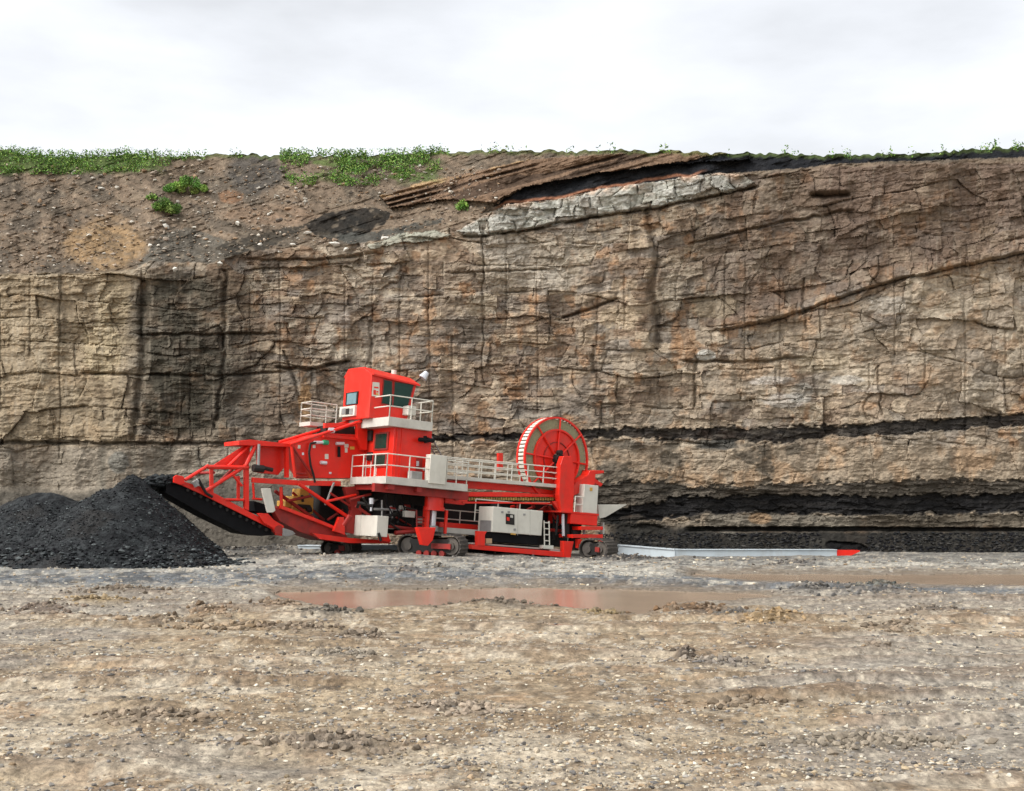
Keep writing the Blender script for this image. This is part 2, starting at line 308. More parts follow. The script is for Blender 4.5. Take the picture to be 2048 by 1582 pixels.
# right upper: purplish brown above the dipping crack
dcr = pl(u, [(1100,700),(1440,660),(1560,637),(1640,610),(1810,556),(2300,450)]) - v
C = mixc(C, (.19, .135, .10), sst(0, 25, dcr) * sst(1380, 1480, u) * (.45 + .4 * sst(.4, .6, big1)))
C = mixc(C, (.36, .305, .22), sst(0, -30, dcr) * sst(1150, 1300, u) * .45 * sst(.38, .6, big2))
C = mixc(C, (.36, .325, .255), sst(940, 1000, u + 40 * (mid - .5)) * sst(1200, 1120, u) * sst(450, 480, v) * sst(600, 560, v) * .6)
for (ax, ay, rx, ry, c, k) in [(1240,635,42,24,(.42,.34,.23),.8),(1345,580,22,42,(.38,.33,.25),.8),(1430,612,50,24,(.36,.30,.2),.6),(1412,712,18,12,(.5,.5,.45),.8),(1540,760,50,9,(.46,.43,.38),.7),(1690,760,40,9,(.45,.43,.37),.7),(1770,610,40,22,(.4,.37,.31),.6),
        (750,690,24,34,(.33,.29,.23),.7),(655,670,22,22,(.36,.32,.25),.7),(690,640,14,20,(.36,.32,.27),.6),(610,800,14,40,(.36,.22,.1),.8),(1370,690,25,35,(.3,.17,.08),.6),(1520,735,30,20,(.36,.25,.15),.5),(960,610,30,25,(.39,.33,.23),.5),(1640,725,60,22,(.38,.32,.22),.6),
        (1010,500,50,25,(.40,.37,.31),.6),(1100,560,60,25,(.38,.35,.29),.5),(1570,800,50,14,(.38,.36,.32),.6),(1600,785,26,20,(.25,.25,.22),.5),(1330,880,30,20,(.35,.25,.16),.4),(205,700,40,60,(.38,.32,.2),.5),(225,610,40,50,(.36,.3,.19),.5)]:
    q = ((u - ax) / rx) ** 2 + ((v - ay) / ry) ** 2 + 1.2 * (mid - .5) + .9 * (fin - .5); C = mixc(C, c, sst(1.15, .7, q) * k)
# below first seam
C = mixc(C, (.29, .235, .165), low * .75); C = mixc(C, (.40, .25, .13), low * sst(.55, .68, fbm(u / 45, v / 60, 131, 4)) * .45)
C = mixc(C, (.24, .215, .17), low * sst(640, 500, u) * .75)
st = fbm(u / 7, v / 90, 132, 3); st2 = fbm(u / 26, v / 160, 133, 3)
C = mixc(C, (.14, .11, .08), sst(.60, .74, st * .5 + st2 * .5) * (.45 * low + .28 * (1 - low)) * cliffm)
C = mixc(C, (.42, .37, .28), sst(.64, .76, fbm(u / 6, v / 60, 134, 3)) * .25 * cliffm)
for ax, wd in [(330,20),(268,9),(205,7),(395,8),(560,18)]:
    C = mixc(C, (.13, .12, .095), np.exp(-((u - ax) / wd) ** 2) * sst(880, 900, v) * .7)
C = mixc(C, (.15, .15, .13), sst(1.2, .75, ((u - 237) / 21) ** 2 + ((v - 925) / 22) ** 2 + .5 * (fin - .5)) * .8)
for ax, ay, rx, ry in [(1235,945,35,25),(1345,915,20,45),(1350,975,60,20),(1530,930,18,45),(1500,905,30,20),(1430,890,40,12),(1590,900,22,12),(1250,890,40,8)]:
    q = ((u - ax) / rx) ** 2 + ((v - ay) / ry) ** 2 + 2.2 * (mid - .5) + 1.5 * (fin - .5); C = mixc(C, (.11, .095, .072), sst(1.2, .4, q) * .85)
# coal seams and shale
def seam(top, bot, c, k, x0=-900, x1=3000, rec=.2, jit=8):
    global C, Dp
    tp = pl(u, top) + jit * (mid - .5) + jit * .8 * (fin - .5); bt = pl(u, bot) + jit * 1.2 * (fbm(u / 24, v / 14, 141, 3) - .5) + jit * .6 * (fin - .5)
    m = sst(-1.5, 1.5, v - tp) * sst(-1.5, 1.5, bt - v) * sst(x0 - 12, x0 + 12, u) * sst(x1 + 12, x1 - 12, u)
    C = mixc(C, c, m * k); Dp = Dp + rec * m
COAL = (.010, .011, .013)
seam([(860,870),(1000,868),(1200,857),(1500,855),(1650,852),(1800,842),(2470,800)], [(860,884),(1000,880),(1200,874),(1400,880),(1530,886),(1650,876),(1800,868),(2470,826)], COAL, .9, 700, rec=.16, jit=15)
C = mixc(C, (.12, .105, .085), sst(.60, .70, fbm(u / 26, v / 6, 144, 4)) * sst(845, 860, v) * sst(900, 885, v) * sst(1150, 1250, u) * .6)
seam([(1390,878),(1480,878)], [(1390,897),(1480,897)], (.07, .07, .062), .85, 1395, 1475, rec=.1)
seam([(-420,878),(560,884),(900,876)], [(-420,890),(560,891),(900,886)], (.075, .065, .05), .7, -900, 860, rec=.05)
seam([(1150,962),(1350,966),(1500,974),(1800,962),(2400,950)], [(1150,1035),(2400,1030)], (.040, .037, .031), .88, 1150, rec=.08, jit=26)
C = mixc(C, (.13, .115, .09), sst(.56, .66, fbm(u / 34, v / 5, 143, 4)) * sst(960, 975, v) * sst(1060, 1040, v) * sst(1150, 1250, u) * .6)
Dp += .16 * (l1 - .5) * sst(955, 970, v) * sst(1060, 1040, v) * sst(1120, 1180, u)
C = mixc(C, (.16, .14, .11), (l2 > .78) * sst(965, 972, v) * sst(1030, 1020, v) * sst(1150, 1200, u) * .6)
seam([(1180,1030),(1300,1006),(1360,996),(1500,992),(1720,992),(2400,985)], [(1180,1060),(1300,1040),(1400,1027),(1720,1028),(2400,1024)], COAL, .88, 1200, rec=.22, jit=15)
seam([(1380,1028),(1720,1032),(2400,1028)], [(1380,1055),(1720,1060),(2400,1056)], (.15, .135, .105), .9, 1410, 1722, rec=-.12, jit=4)
C = mixc(C, (.32, .20, .10), sst(1.1, .7, ((u - 1520) / 25) ** 2 + ((v - 1037) / 12) ** 2) * .6)
seam([(1730,1030),(2400,1028)], [(1730,1055),(2400,1052)], (.08, .07, .052), .8, 1735, rec=0, jit=8)
seam([(1200,1053),(2400,1056)], [(1200,1062),(2400,1064)], COAL, .9, 1380, rec=.5, jit=3)
# talus at the foot: black on the right, grey mud on the left
tal = sst(1048, 1066, v + 10 * (mid - .5) + pl(u, [(1180,25),(1350,6),(1450,-2),(2400,-2)])) * ft
C = mixc(C, (.013, .014, .0135), tal * .96); C = mixc(C, (.05, .048, .04), tal * sst(.6, .7, fbm(u / 40, v / 6, 151, 3)) * .5)
C = mixc(C, (.15, .14, .115), sst(1.1, .7, ((u - 1455) / 18) ** 2 + ((v - 1064) / 5) ** 2) * .6)
C = mixc(C, (.072, .066, .053), mudl * .95); C = mixc(C, (.10, .09, .072), mudl * sst(.5, .7, fbm(u / 60, v / 12, 152, 3)) * .4)
Dp -= 2.2 * sst(1050, 1112, v) * ft + mudl * (v - 960) / 37.8 * .8 + .35 * tal * (fbm(u / 12, v / 9, 153, 3) - .5)
Dp -= .25 * mudl * (fbm(u / 16, v / 12, 154, 4) - .5)
# portal shadow painted black over a shallow dent in the talus
portal_shade = sst(1.15, .85, ((u - 1690 - .8 * (v - 1092)) / 38) ** 2 * (1 + .5 * (mid - .5)) + ((v - 1097) / (15 + 10 * (mid - .5))) ** 4); Dp += .35 * portal_shade; C = mixc(C, (.006, .006, .007), portal_shade * .8)
# ---- slope above the face
up = 1 - cliffm; upd = np.maximum(yb - v, 0) / 37.8
back = sst(980, 860, u)                                         # the soil slope lies back on the left; ledges on the right
Dp += upd * lerp(.75, 1.25, back)
Dp += up * .10 * sst(.5, .62, fbm((u + .9 * v) / 60, (v + .28 * (u - 500)) / 9, 193, 4)) + up * (.55 * (fbm(u / 60, v / 40, 161, 4) - .5) + .30 * (fbm(u / 14, v / 10, 162, 4) - .5))
soil = up[..., None]
S_ = np.zeros_like(C); S_[:] = (.20, .155, .115)
S_ = mixc(S_, (.27, .21, .155), sst(.45, .65, fbm(u / 30, v / 16, 163, 5)) * .7); S_ = mixc(S_, (.11, .10, .085), sst(.50, .64, fbm(u / 50, v / 30, 164, 5)) * .65)
S_ = mixc(S_, (.36, .24, .12), sst(1.3, .5, ((u - 215) / 85) ** 2 + ((v - 490) / 55) ** 2 + 1.3 * (mid - .5)) * .75)
S_ = mixc(S_, (.30, .15, .07), sst(1.3, .5, ((u - 462) / 26) ** 2 + ((v - 392) / 14) ** 2 + 1.3 * (mid - .5)) * .6)
S_ = mixc(S_, (.27, .18, .12), sst(1.3, .4, ((u - 540) / 90) ** 2 + ((v - 430) / 22) ** 2 + 1.3 * (mid - .5)) * .5)
S_ = mixc(S_, (.085, .083, .08), sst(1.2, .6, ((u - 505) / 60) ** 2 + ((v - 340) / 55) ** 2 + 1.0 * (mid - .5)) * .85)
def patch(poly, c, k, rough=5):
    m = inpoly(u + rough * 2 * (mid - .5) + rough * (fin - .5), v + rough * 1.4 * (mid - .5) + rough * (fin - .5), poly)
    return m
for poly, c in [([(320,470),(380,455),(560,520),(420,530),(300,560),(275,540)], (.13,.125,.11)), ([(430,492),(500,472),(612,446),(590,470),(530,500),(450,514)], (.045,.042,.036)),
                ([(606,446),(650,428),(700,418),(745,414),(782,426),(768,448),(722,472),(676,482),(632,474)], (.014,.016,.017)), ([(640,470),(760,462),(890,435),(880,445),(770,480),(700,488)], (.085,.09,.085))]:
    m = patch(poly, c, 1); S_ = mixc(S_, c, m * .9)
sk = fbm((u + .9 * v) / 60, (v - .45 * (u - 500)) / 9, 191, 4)
S_ = mixc(S_, (.085, .072, .055), sst(.52, .68, sk) * .5); S_ = mixc(S_, (.30, .25, .19), sst(.62, .75, fbm(u / 14, (v + .15 * u) / 7, 192, 3)) * .45)
S_ = S_ * np.array((.74, .72, .66)); S_ = S_ * .88 + S_.mean(-1)[..., None] * .12
C = C * (1 - soil) + S_ * soil
# brown thin-bedded ledge and black band above the pale sandstone
led = patch([(760,392),(830,368),(930,346),(1060,318),(1500,290),(1500,318),(1330,329),(1200,345),(1050,374),(985,405),(900,398),(780,415)], 0, 1, 4)
stripe = vn(u / 200, (v + .26 * (u - 900)) / 5.0, 171); 
C = mixc(C, (.15, .10, .065), led * .95); C = mixc(C, (.05, .035, .025), led * (stripe > .55) * .85); C = mixc(C, (.33, .23, .125), led * (v < 395 - .26 * (u - 770)) * sst(.4, .6, mid) * .8)
Dp += led * (-.55 + .7 * (stripe - .4))
blk2 = patch([(985,412),(1050,374),(1200,345),(1330,328),(1500,300),(2470,270),(2470,300),(1700,326),(1600,336),(1500,344),(1430,348),(1310,363),(1200,379),(1130,396),(1010,411)], 0, 1, 3)
C = mixc(C, (.011, .013, .016), blk2 * .97); Dp += .15 * blk2
pale2 = patch([(912,462),(940,448),(975,430),(1010,411),(1080,404),(1140,397),(1200,378),(1310,364),(1380,352),(1430,346),(1485,350),(1510,365),(1460,385),(1400,396),(1300,417),(1180,433),(1060,459),(935,473)], 0, 1, 4)
C = mixc(C, (.40, .405, .36), pale2 * .92 * (1 - .5 * (s1 > .7)))
Dp += pale2 * (.34 * (s2 - .5) + .13 * edge(gu, .05)); C = mixc(C, (.50, .36, .25), pale2 * sst(12, 0, v - yb) * sst(.45, .6, mid) * .7); C = mixc(C, (.30, .31, .26), pale2 * sst(.5, .65, fbm(u / 14, v / 12, 172, 3)) * .6)
Dp -= pale2 * (.2 + .25 * (fbm(u / 34, v / 30, 173, 3) - .3))
pale3 = patch([(735,492),(800,468),(870,462),(905,470),(860,482),(790,486),(745,500)], 0, 1, 5); C = mixc(C, (.30, .31, .25), pale3 * .8); Dp -= .2 * pale3
dirtb = sst(900, 960, u) * sst(-4, 6, pl(u, [(900,462),(1000,411),(1500,345),(1620,350),(2470,335)]) - v)   # thin red clay cap
C = mixc(C, (.30, .14, .08), sst(0, 4, yb - v) * sst(9, 5, yb - v) * sst(980, 1010, u) * sst(1420, 1380, u) * .8)
gr = sst(.45, .6, fbm(u / 40, v / 12, 174, 4))
C = mixc(C, (.065, .10, .03), (sst(352, 338, v + 18 * (mid - .5)) * sst(345, 300, u)) * .85); C = mixc(C, (.07, .11, .03), (sst(364, 345, v + 22 * (mid - .5) - pl(u, [(560,10),(720,-2),(900,22)])) * sst(560, 600, u) * sst(900, 850, u)) * gr * .8)
C = mixc(C, (.07, .10, .03), sst(10, 4, v - crest[None, :]) * .6)
C *= (0.80 + .40 * fin)[..., None] * .92; C *= (0.86 + .28 * hsh(np.floor(wu2 / 5), np.floor(wv2 / 3.2), 9))[..., None]
g_ = C.mean(-1)[..., None]; C = np.where((up > .5)[..., None], C, g_ + (C - g_) * .92 * np.array((1, 1, 1.0)))
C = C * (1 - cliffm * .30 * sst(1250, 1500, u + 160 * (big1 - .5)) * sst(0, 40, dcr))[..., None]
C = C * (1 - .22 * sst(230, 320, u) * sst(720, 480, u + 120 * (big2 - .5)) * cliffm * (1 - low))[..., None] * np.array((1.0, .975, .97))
Dp = np.maximum(Dp, 61)
P = ray(u, v, Dp)
# plateau behind the crest
top = P[-1]; rows = [P]
for k, dy in enumerate([.5, 1.2, 2.5, 5, 10, 20, 50, 120, 300]):
    q = top.copy(); q[:, 1] += dy; q[:, 2] -= min(.02 * dy, 1.5) - .0; q[:, 0] *= (1 + dy / 140); rows.append(q[None])
P = np.concatenate(rows); C = np.concatenate([C, np.tile(np.array((.07, .11, .03)), (9, ncl, 1))])
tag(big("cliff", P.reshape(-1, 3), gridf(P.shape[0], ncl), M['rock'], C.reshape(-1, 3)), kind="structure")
def cdepth(px, py):
    j = np.clip(((px - cy0[0]) / 1.9).astype(int), 0, ncl - 1); cr = crest[j]
    i = np.clip(((1112 - py) / (1112 - cr) * (nrw - 1)).astype(int), 0, nrw - 1)
    return Dp[i, j]

# ------------------------------------------------------------------ stones, grass, coal
t = (1 + 5 ** .5) / 2
ICO = np.array([(-1,t,0),(1,t,0),(-1,-t,0),(1,-t,0),(0,-1,t),(0,1,t),(0,-1,-t),(0,1,-t),(t,0,-1),(t,0,1),(-t,0,-1),(-t,0,1)]) / 1.9
ICF = np.array([(0,11,5),(0,5,1),(0,1,7),(0,7,10),(0,10,11),(1,5,9),(5,11,4),(11,10,2),(10,7,6),(7,1,8),(3,9,4),(3,4,2),(3,2,6),(3,6,8),(3,8,9),(4,9,5),(2,4,11),(6,2,10),(8,6,7),(9,8,1)])
def stones(name, pos, size, cols, m, flat=.6, sink=.2):
    n = len(pos); B = ICO[None] * (1 + .9 * (rng.random((n, 12, 3)) - .5))
    sc3 = size[:, None] * np.stack([rng.uniform(.7, 1.4, n), rng.uniform(.6, 1.1, n), rng.uniform(flat * .6, flat * 1.3, n)], -1); B = B * sc3[:, None, :]
    a = rng.uniform(0, 6.28, n); ca, sa = np.cos(a)[:, None], np.sin(a)[:, None]
    Vx = B[..., 0] * ca - B[..., 1] * sa; Vy = B[..., 0] * sa + B[..., 1] * ca
    V = np.stack([Vx, Vy, B[..., 2]], -1) + pos[:, None, :]; V[..., 2] += (size * (flat - sink))[:, None] * .5
    Fc = (ICF[None] + (np.arange(n) * 12)[:, None, None]).reshape(-1, 3)
    return big(name, V.reshape(-1, 3), Fc, m, np.repeat(cols, 12, 0))
def pick(n, pal): return np.array(pal)[rng.integers(0, len(pal), n)] * rng.uniform(.7, 1.2, (n, 1))
N = 70000
py = 1108 + (1680 - 1108) * rng.random(N) ** 1.3; px = rng.uniform(-300, 2350, N)
Y = F * CH / (py - HZ); X = (px - 1024) / F * Y
cl = fbm(X * .6, Y * .8, 71, 3); keep = (cl + .35 * rng.random(N) > .56)
ins_ok = ~((np.abs(px - 1050) < 540) & (py > 1174) & (py < 1230)) & ~((px > 1350) & (py > 1146) & (py < 1172)) & ~((np.abs(px - 1075) < 100) & (np.abs(py - 1253) < 10))
k = keep & ins_ok; px, py, X, Y = px[k], py[k], X[k], Y[k]
sz = .008 + .042 * rng.random(len(X)) ** 6 * (.3 + Y / 35); sz = np.minimum(sz, .08)
cst = pick(len(X), [(.38,.32,.24),(.44,.37,.27),(.30,.22,.14),(.28,.26,.23),(.16,.15,.14),(.52,.48,.39),(.33,.26,.17),(.24,.21,.17),(.12,.11,.10)])
tag(stones("gravel", np.stack([X, Y, gz(X, Y)], -1), sz, cst, M['stone']), "loose gravel and clods strewn over the muddy pit floor", "gravel", kind="stuff")
# larger clods on the dark ridges
pp = []; cc = []; ss = []
for (bx, by, rx, ry, hh, c) in bumps:
    n = int(rx * 3.2)
    x_ = bx + rx * .75 * rng.normal(size=n); y_ = by + ry * .55 * rng.normal(size=n); ok = y_ > 1085; x_, y_ = x_[ok], y_[ok]
    Yk = F * CH / (y_ - HZ); Xk = (x_ - 1024) / F * Yk
    pp.append(np.stack([Xk, Yk, gz(Xk, Yk)], -1)); ss.append((.012 + .07 * rng.random(len(x_)) ** 3) * (.7 if by > 1300 else 1)); cc.append(lerp(np.array(c), np.array((.2, .165, .125)), rng.random((len(x_), 1)) * .6) * rng.uniform(.5, 1.6, (len(x_), 1)))
tag(stones("mud_clods", np.concatenate(pp), np.concatenate(ss), np.concatenate(cc), M['stone'], .8), "dark mud clods churned into ridges round the puddles", "mud clods", kind="stuff")
# rubble on the upper slope
N = 4200; px = rng.uniform(-300, 1000, N); py = rng.uniform(330, 545, N); k = (py < pl(px, BND) - 3) & ~((((px - 695) / 92) ** 2 + ((py - 448) / 34) ** 2) < 1); px, py = px[k], py[k]
Yd = cdepth(px, py); cst = pick(len(px), [(.30,.24,.18),(.36,.30,.24),(.2,.15,.11),(.45,.42,.36),(.14,.12,.1),(.28,.19,.12)])
sz = .04 + .12 * rng.random(len(px)) ** 5
wp = [(615,467),(475,448),(537,430),(553,395),(205,379),(235,376),(310,361),(331,454),(670,490),(662,488),(560,505),(690,500),(440,530),(350,540),(400,322),(585,490),(265,446),(300,492),(520,490),(770,478)]
px = np.concatenate([px, [a for a, b in wp]]); py = np.concatenate([py, [b for a, b in wp]]); Yd = cdepth(px, py)
sz = np.concatenate([sz, np.tile([.24, .17, .13, .2], 5)]); cst = np.concatenate([cst, np.tile([[.56, .54, .48]], (20, 1))])
tag(stones("rubble", ray(px, py, Yd), sz, cst, M['stone'], .6), "loose rubble lying on the soil slope above the rock face", "rubble", kind="stuff")
N = 5000; px = rng.uniform(1190, 2350, N); py = rng.uniform(1066, 1108, N); Yd = cdepth(px, py); k = (np.abs(px - 1688) > 45); px, py, Yd = px[k], py[k], Yd[k]
tag(stones("coal_rubble", ray(px, py, Yd), .03 + .09 * rng.random(len(px)) ** 3, pick(len(px), [(.015,.016,.017),(.025,.025,.024),(.05,.047,.042),(.01,.01,.012)]), M['stone']), "black coal rubble heaped along the foot of the rock face", "coal rubble", kind="stuff")
def leaves(name, pos, size, cols):
    n = len(pos); a = rng.normal(size=(n, 3)); a /= np.linalg.norm(a, axis=1)[:, None]; b = np.cross(a, rng.normal(size=(n, 3))); b /= np.linalg.norm(b, axis=1)[:, None]
    s = size[:, None]; V = np.stack([pos - a * s, pos + b * s * .45, pos + a * s, pos - b * s * .45], 1).reshape(-1, 3)
    return big(name, V, np.arange(4 * n).reshape(-1, 4), M['leaf'], np.repeat(cols, 4, 0))
GR = [(.10,.24,.04),(.16,.33,.05),(.22,.36,.07),(.07,.15,.03),(.27,.38,.09)]
NG = 14000
px = np.concatenate([rng.uniform(-400, 345, NG), rng.uniform(560, 890, NG), rng.uniform(-400, 2450, NG)])
py = np.concatenate([rng.uniform(300, 350, NG), rng.uniform(300, 372, NG), np.zeros(NG)])
cr = np.interp(px, cy0, crest); py[-NG:] = cr[-NG:] + rng.uniform(-2, 7, NG)
m = fbm(px / 30, py / 10, 181, 4); edge_ok = np.ones(len(px), bool)
edge_ok[:NG] = (m[:NG] + .1 * rng.random(NG) > .47) & (py[:NG] < 349 - .05 * np.maximum(px[:NG] - 180, 0) + 34 * (m[:NG] - .5) - 14 * sst(250, 345, px[:NG]))
edge_ok[NG:2 * NG] = (py[NG:2 * NG] < pl(px[NG:2 * NG], [(560,340),(600,395),(640,352),(720,378),(800,360),(890,330)]) + 30 * (m[NG:2 * NG] - .5)) & (m[NG:2 * NG] > .47)
edge_ok[2 * NG:] = (fbm(px[2 * NG:] / 26, px[2 * NG:] * 0, 183, 3) + .25 * rng.random(NG) > lerp(.68, .84, sst(900, 1100, px[2 * NG:])))
px, py = px[edge_ok], py[edge_ok]; py = np.maximum(py, np.interp(px, cy0, crest) - 1)
P0 = ray(px, py, cdepth(px, py)); P0[:, 2] += rng.uniform(0, 1, len(px)) ** 2 * .38; P0[:, 1] -= .08
tag(leaves("grass", P0, rng.uniform(.035, .095, len(px)), pick(len(px), GR) * .85), "bright green grass and weeds growing along the crest", "grass", kind="stuff")
def bush(px0, py0, rx, ry, n, label, hue=1.0):
    Yd = float(cdepth(np.array([px0]), np.array([py0 + ry]))[0]); base = ray(np.float64(px0), np.float64(py0 + ry), Yd)
    root = bpy.data.objects.new("bush", None); sc.collection.objects.link(root); root.location = base
    tag(root, label, "bush", "bushes on the slope above the rock face")
    s = Yd / F; ncl_ = 14; cen = np.stack([(np.linspace(-.85, .85, ncl_) + rng.uniform(-.1, .1, ncl_)) * rx * s, rng.uniform(-.3, .3, ncl_) * rx * s - .1, rng.uniform(.3, 1.0, ncl_) * ry * s * (1.75 - np.abs(np.linspace(-1, 1, ncl_)))], -1)
    rad = rng.uniform(.25, .48, ncl_) * ry * s * 1.4; w_ = rng.integers(0, ncl_, n)
    d = rng.normal(size=(n, 3)); d /= np.linalg.norm(d, axis=1)[:, None]; p = cen[w_] + d * rad[w_][:, None] * rng.uniform(.5, 1.05, (n, 1))
    cb = np.array(GR)[w_ % 5] * hue * rng.uniform(.7, 1.25, (n, 1))
    f = leaves("foliage", p, rng.uniform(.035, .08, n), cb); f.parent = root
    vs, fs = [], []
    for c in cen:
        k0 = len(vs); r0 = .03
        for q, r in ((np.zeros(3) - [0, 0, .1], r0), (c, .008)):
            for a in range(4): vs.append((q[0] + r * math.cos(a * 1.57), q[1] + r * math.sin(a * 1.57), q[2]))
        for a in range(4): fs.append((k0 + a, k0 + (a + 1) % 4, k0 + 4 + (a + 1) % 4, k0 + 4 + a))
    me = bpy.data.meshes.new("stem"); me.from_pydata(vs, [], fs); me.materials.append(M['bark']); link("stem", me, root)
bush(375, 370, 42, 19, 4200, "widest bright green bush on the upper left slope")
bush(334, 411, 26, 19, 2600, "darker rounded bush just below the widest bush", .75)
bush(304, 393, 12, 6, 300, "tiny low weed clump left of the widest bush")
bush(925, 408, 11, 12, 500, "small lone upright bush just above the pale grey rock ledge", 1.1)
# coal pile
def pile(X, Y):
    def cone(cx, cy, h, sl, ex=1.0, ey=1.0):
        r = np.sqrt(((X - cx) / ex) ** 2 + ((Y - cy) / ey) ** 2); return h + .25 - np.sqrt((sl * r) ** 2 + .06)
    h = np.maximum.reduce([cone(-14.95, 49.9, 3.42, 1.02, 1.0, 1.5), cone(-15.7, 49.4, 2.85, .72, 1.0, 1.5), cone(-17.6, 48.4, 1.75, .42, 1.2, 1.0), cone(-20.3, 55, 2.75, .7, 1.5, 1.3), cone(-13.6, 46.9, .95, .36, 1.1, .95)])
    h = h + .28 * (fbm(X * .9, Y * .9, 81, 4) - .5) + .14 * (fbm(X * 4, Y * 4, 82, 3) - .5)
    return h
gxx, gyy = np.meshgrid(np.arange(-34, -8.5, .09), np.arange(38, 60, .09)); hp = pile(gxx, gyy)
zz = np.where(hp > -.3, np.maximum(hp, -.3 * 1) + .02, -.35) + gmac(gxx, gyy)
n = fbm(gxx * 5, gyy * 5, 84, 3)
cp = np.zeros(gxx.shape + (3,)); cp[:] = (.012, .013, .014); cp = mixc(cp, (.026, .029, .030), sst(.45, .65, n)); cp = mixc(cp, (.024, .022, .020), sst(.5, .7, fbm(gxx * .7, gyy * .7, 85, 3)) * .6)
cpile = tag(big("coal_pile", np.stack([gxx, gyy, zz], -1).reshape(-1, 3), gridf(*gxx.shape), M['coal'], cp.reshape(-1, 3)), "large black crushed coal pile under the raised end of the conveyor", "coal pile")
N = 26000; X = rng.uniform(-27, -9.5, N); Y = rng.uniform(43.2, 54, N); h = pile(X, Y); k = (h > -.05) | (rng.random(N) < .10 * np.exp(-np.abs(h) * 2.2)); X, Y, h = X[k], Y[k], h[k]
z = np.where(h > 0, h + .03, np.maximum(gz(X, Y), 0)); sz = .014 + (.05 + .05 * (h < .7)) * rng.random(len(X)) ** 5
o = stones("coal_lumps", np.stack([X, Y, z], -1), sz, pick(len(X), [(.012,.014,.015),(.022,.025,.026),(.04,.045,.046),(.09,.10,.10),(.008,.008,.01)]), M['coal']); o.parent = cpile; o["kind"] = "stuff"

# ================================================================== the highwall miner
TH, PH = R(35), R(4.5)
O = np.array((-3.5, 54.0, 0.0))
EA = np.array((math.cos(TH) * math.cos(PH), math.sin(TH) * math.cos(PH), -math.sin(PH)))
EB = np.array((-math.sin(TH), math.cos(TH), 0.0)); EC = np.cross(EA, EB)
CAMP = np.array((0, 0, CH))
def W(a, b, c): return O + EA * a + EB * b + EC * c
def dirp(px, py): return np.array(((px - 1024) / F, 1.0, -(py - HZ) / F))
def Lb(px, py, b):           # photo point on the plane at side offset b -> along, up
    d = dirp(px, py); t_ = np.dot(O + EB * b - CAMP, EB) / np.dot(d, EB); q = CAMP + d * t_ - O; return float(np.dot(q, EA)), float(np.dot(q, EC))
def La(px, py, a):           # photo point on the cross plane at a -> side, up
    d = dirp(px, py); t_ = np.dot(O + EA * a - CAMP, EA) / np.dot(d, EA); q = CAMP + d * t_ - O; return float(np.dot(q, EB)), float(np.dot(q, EC))
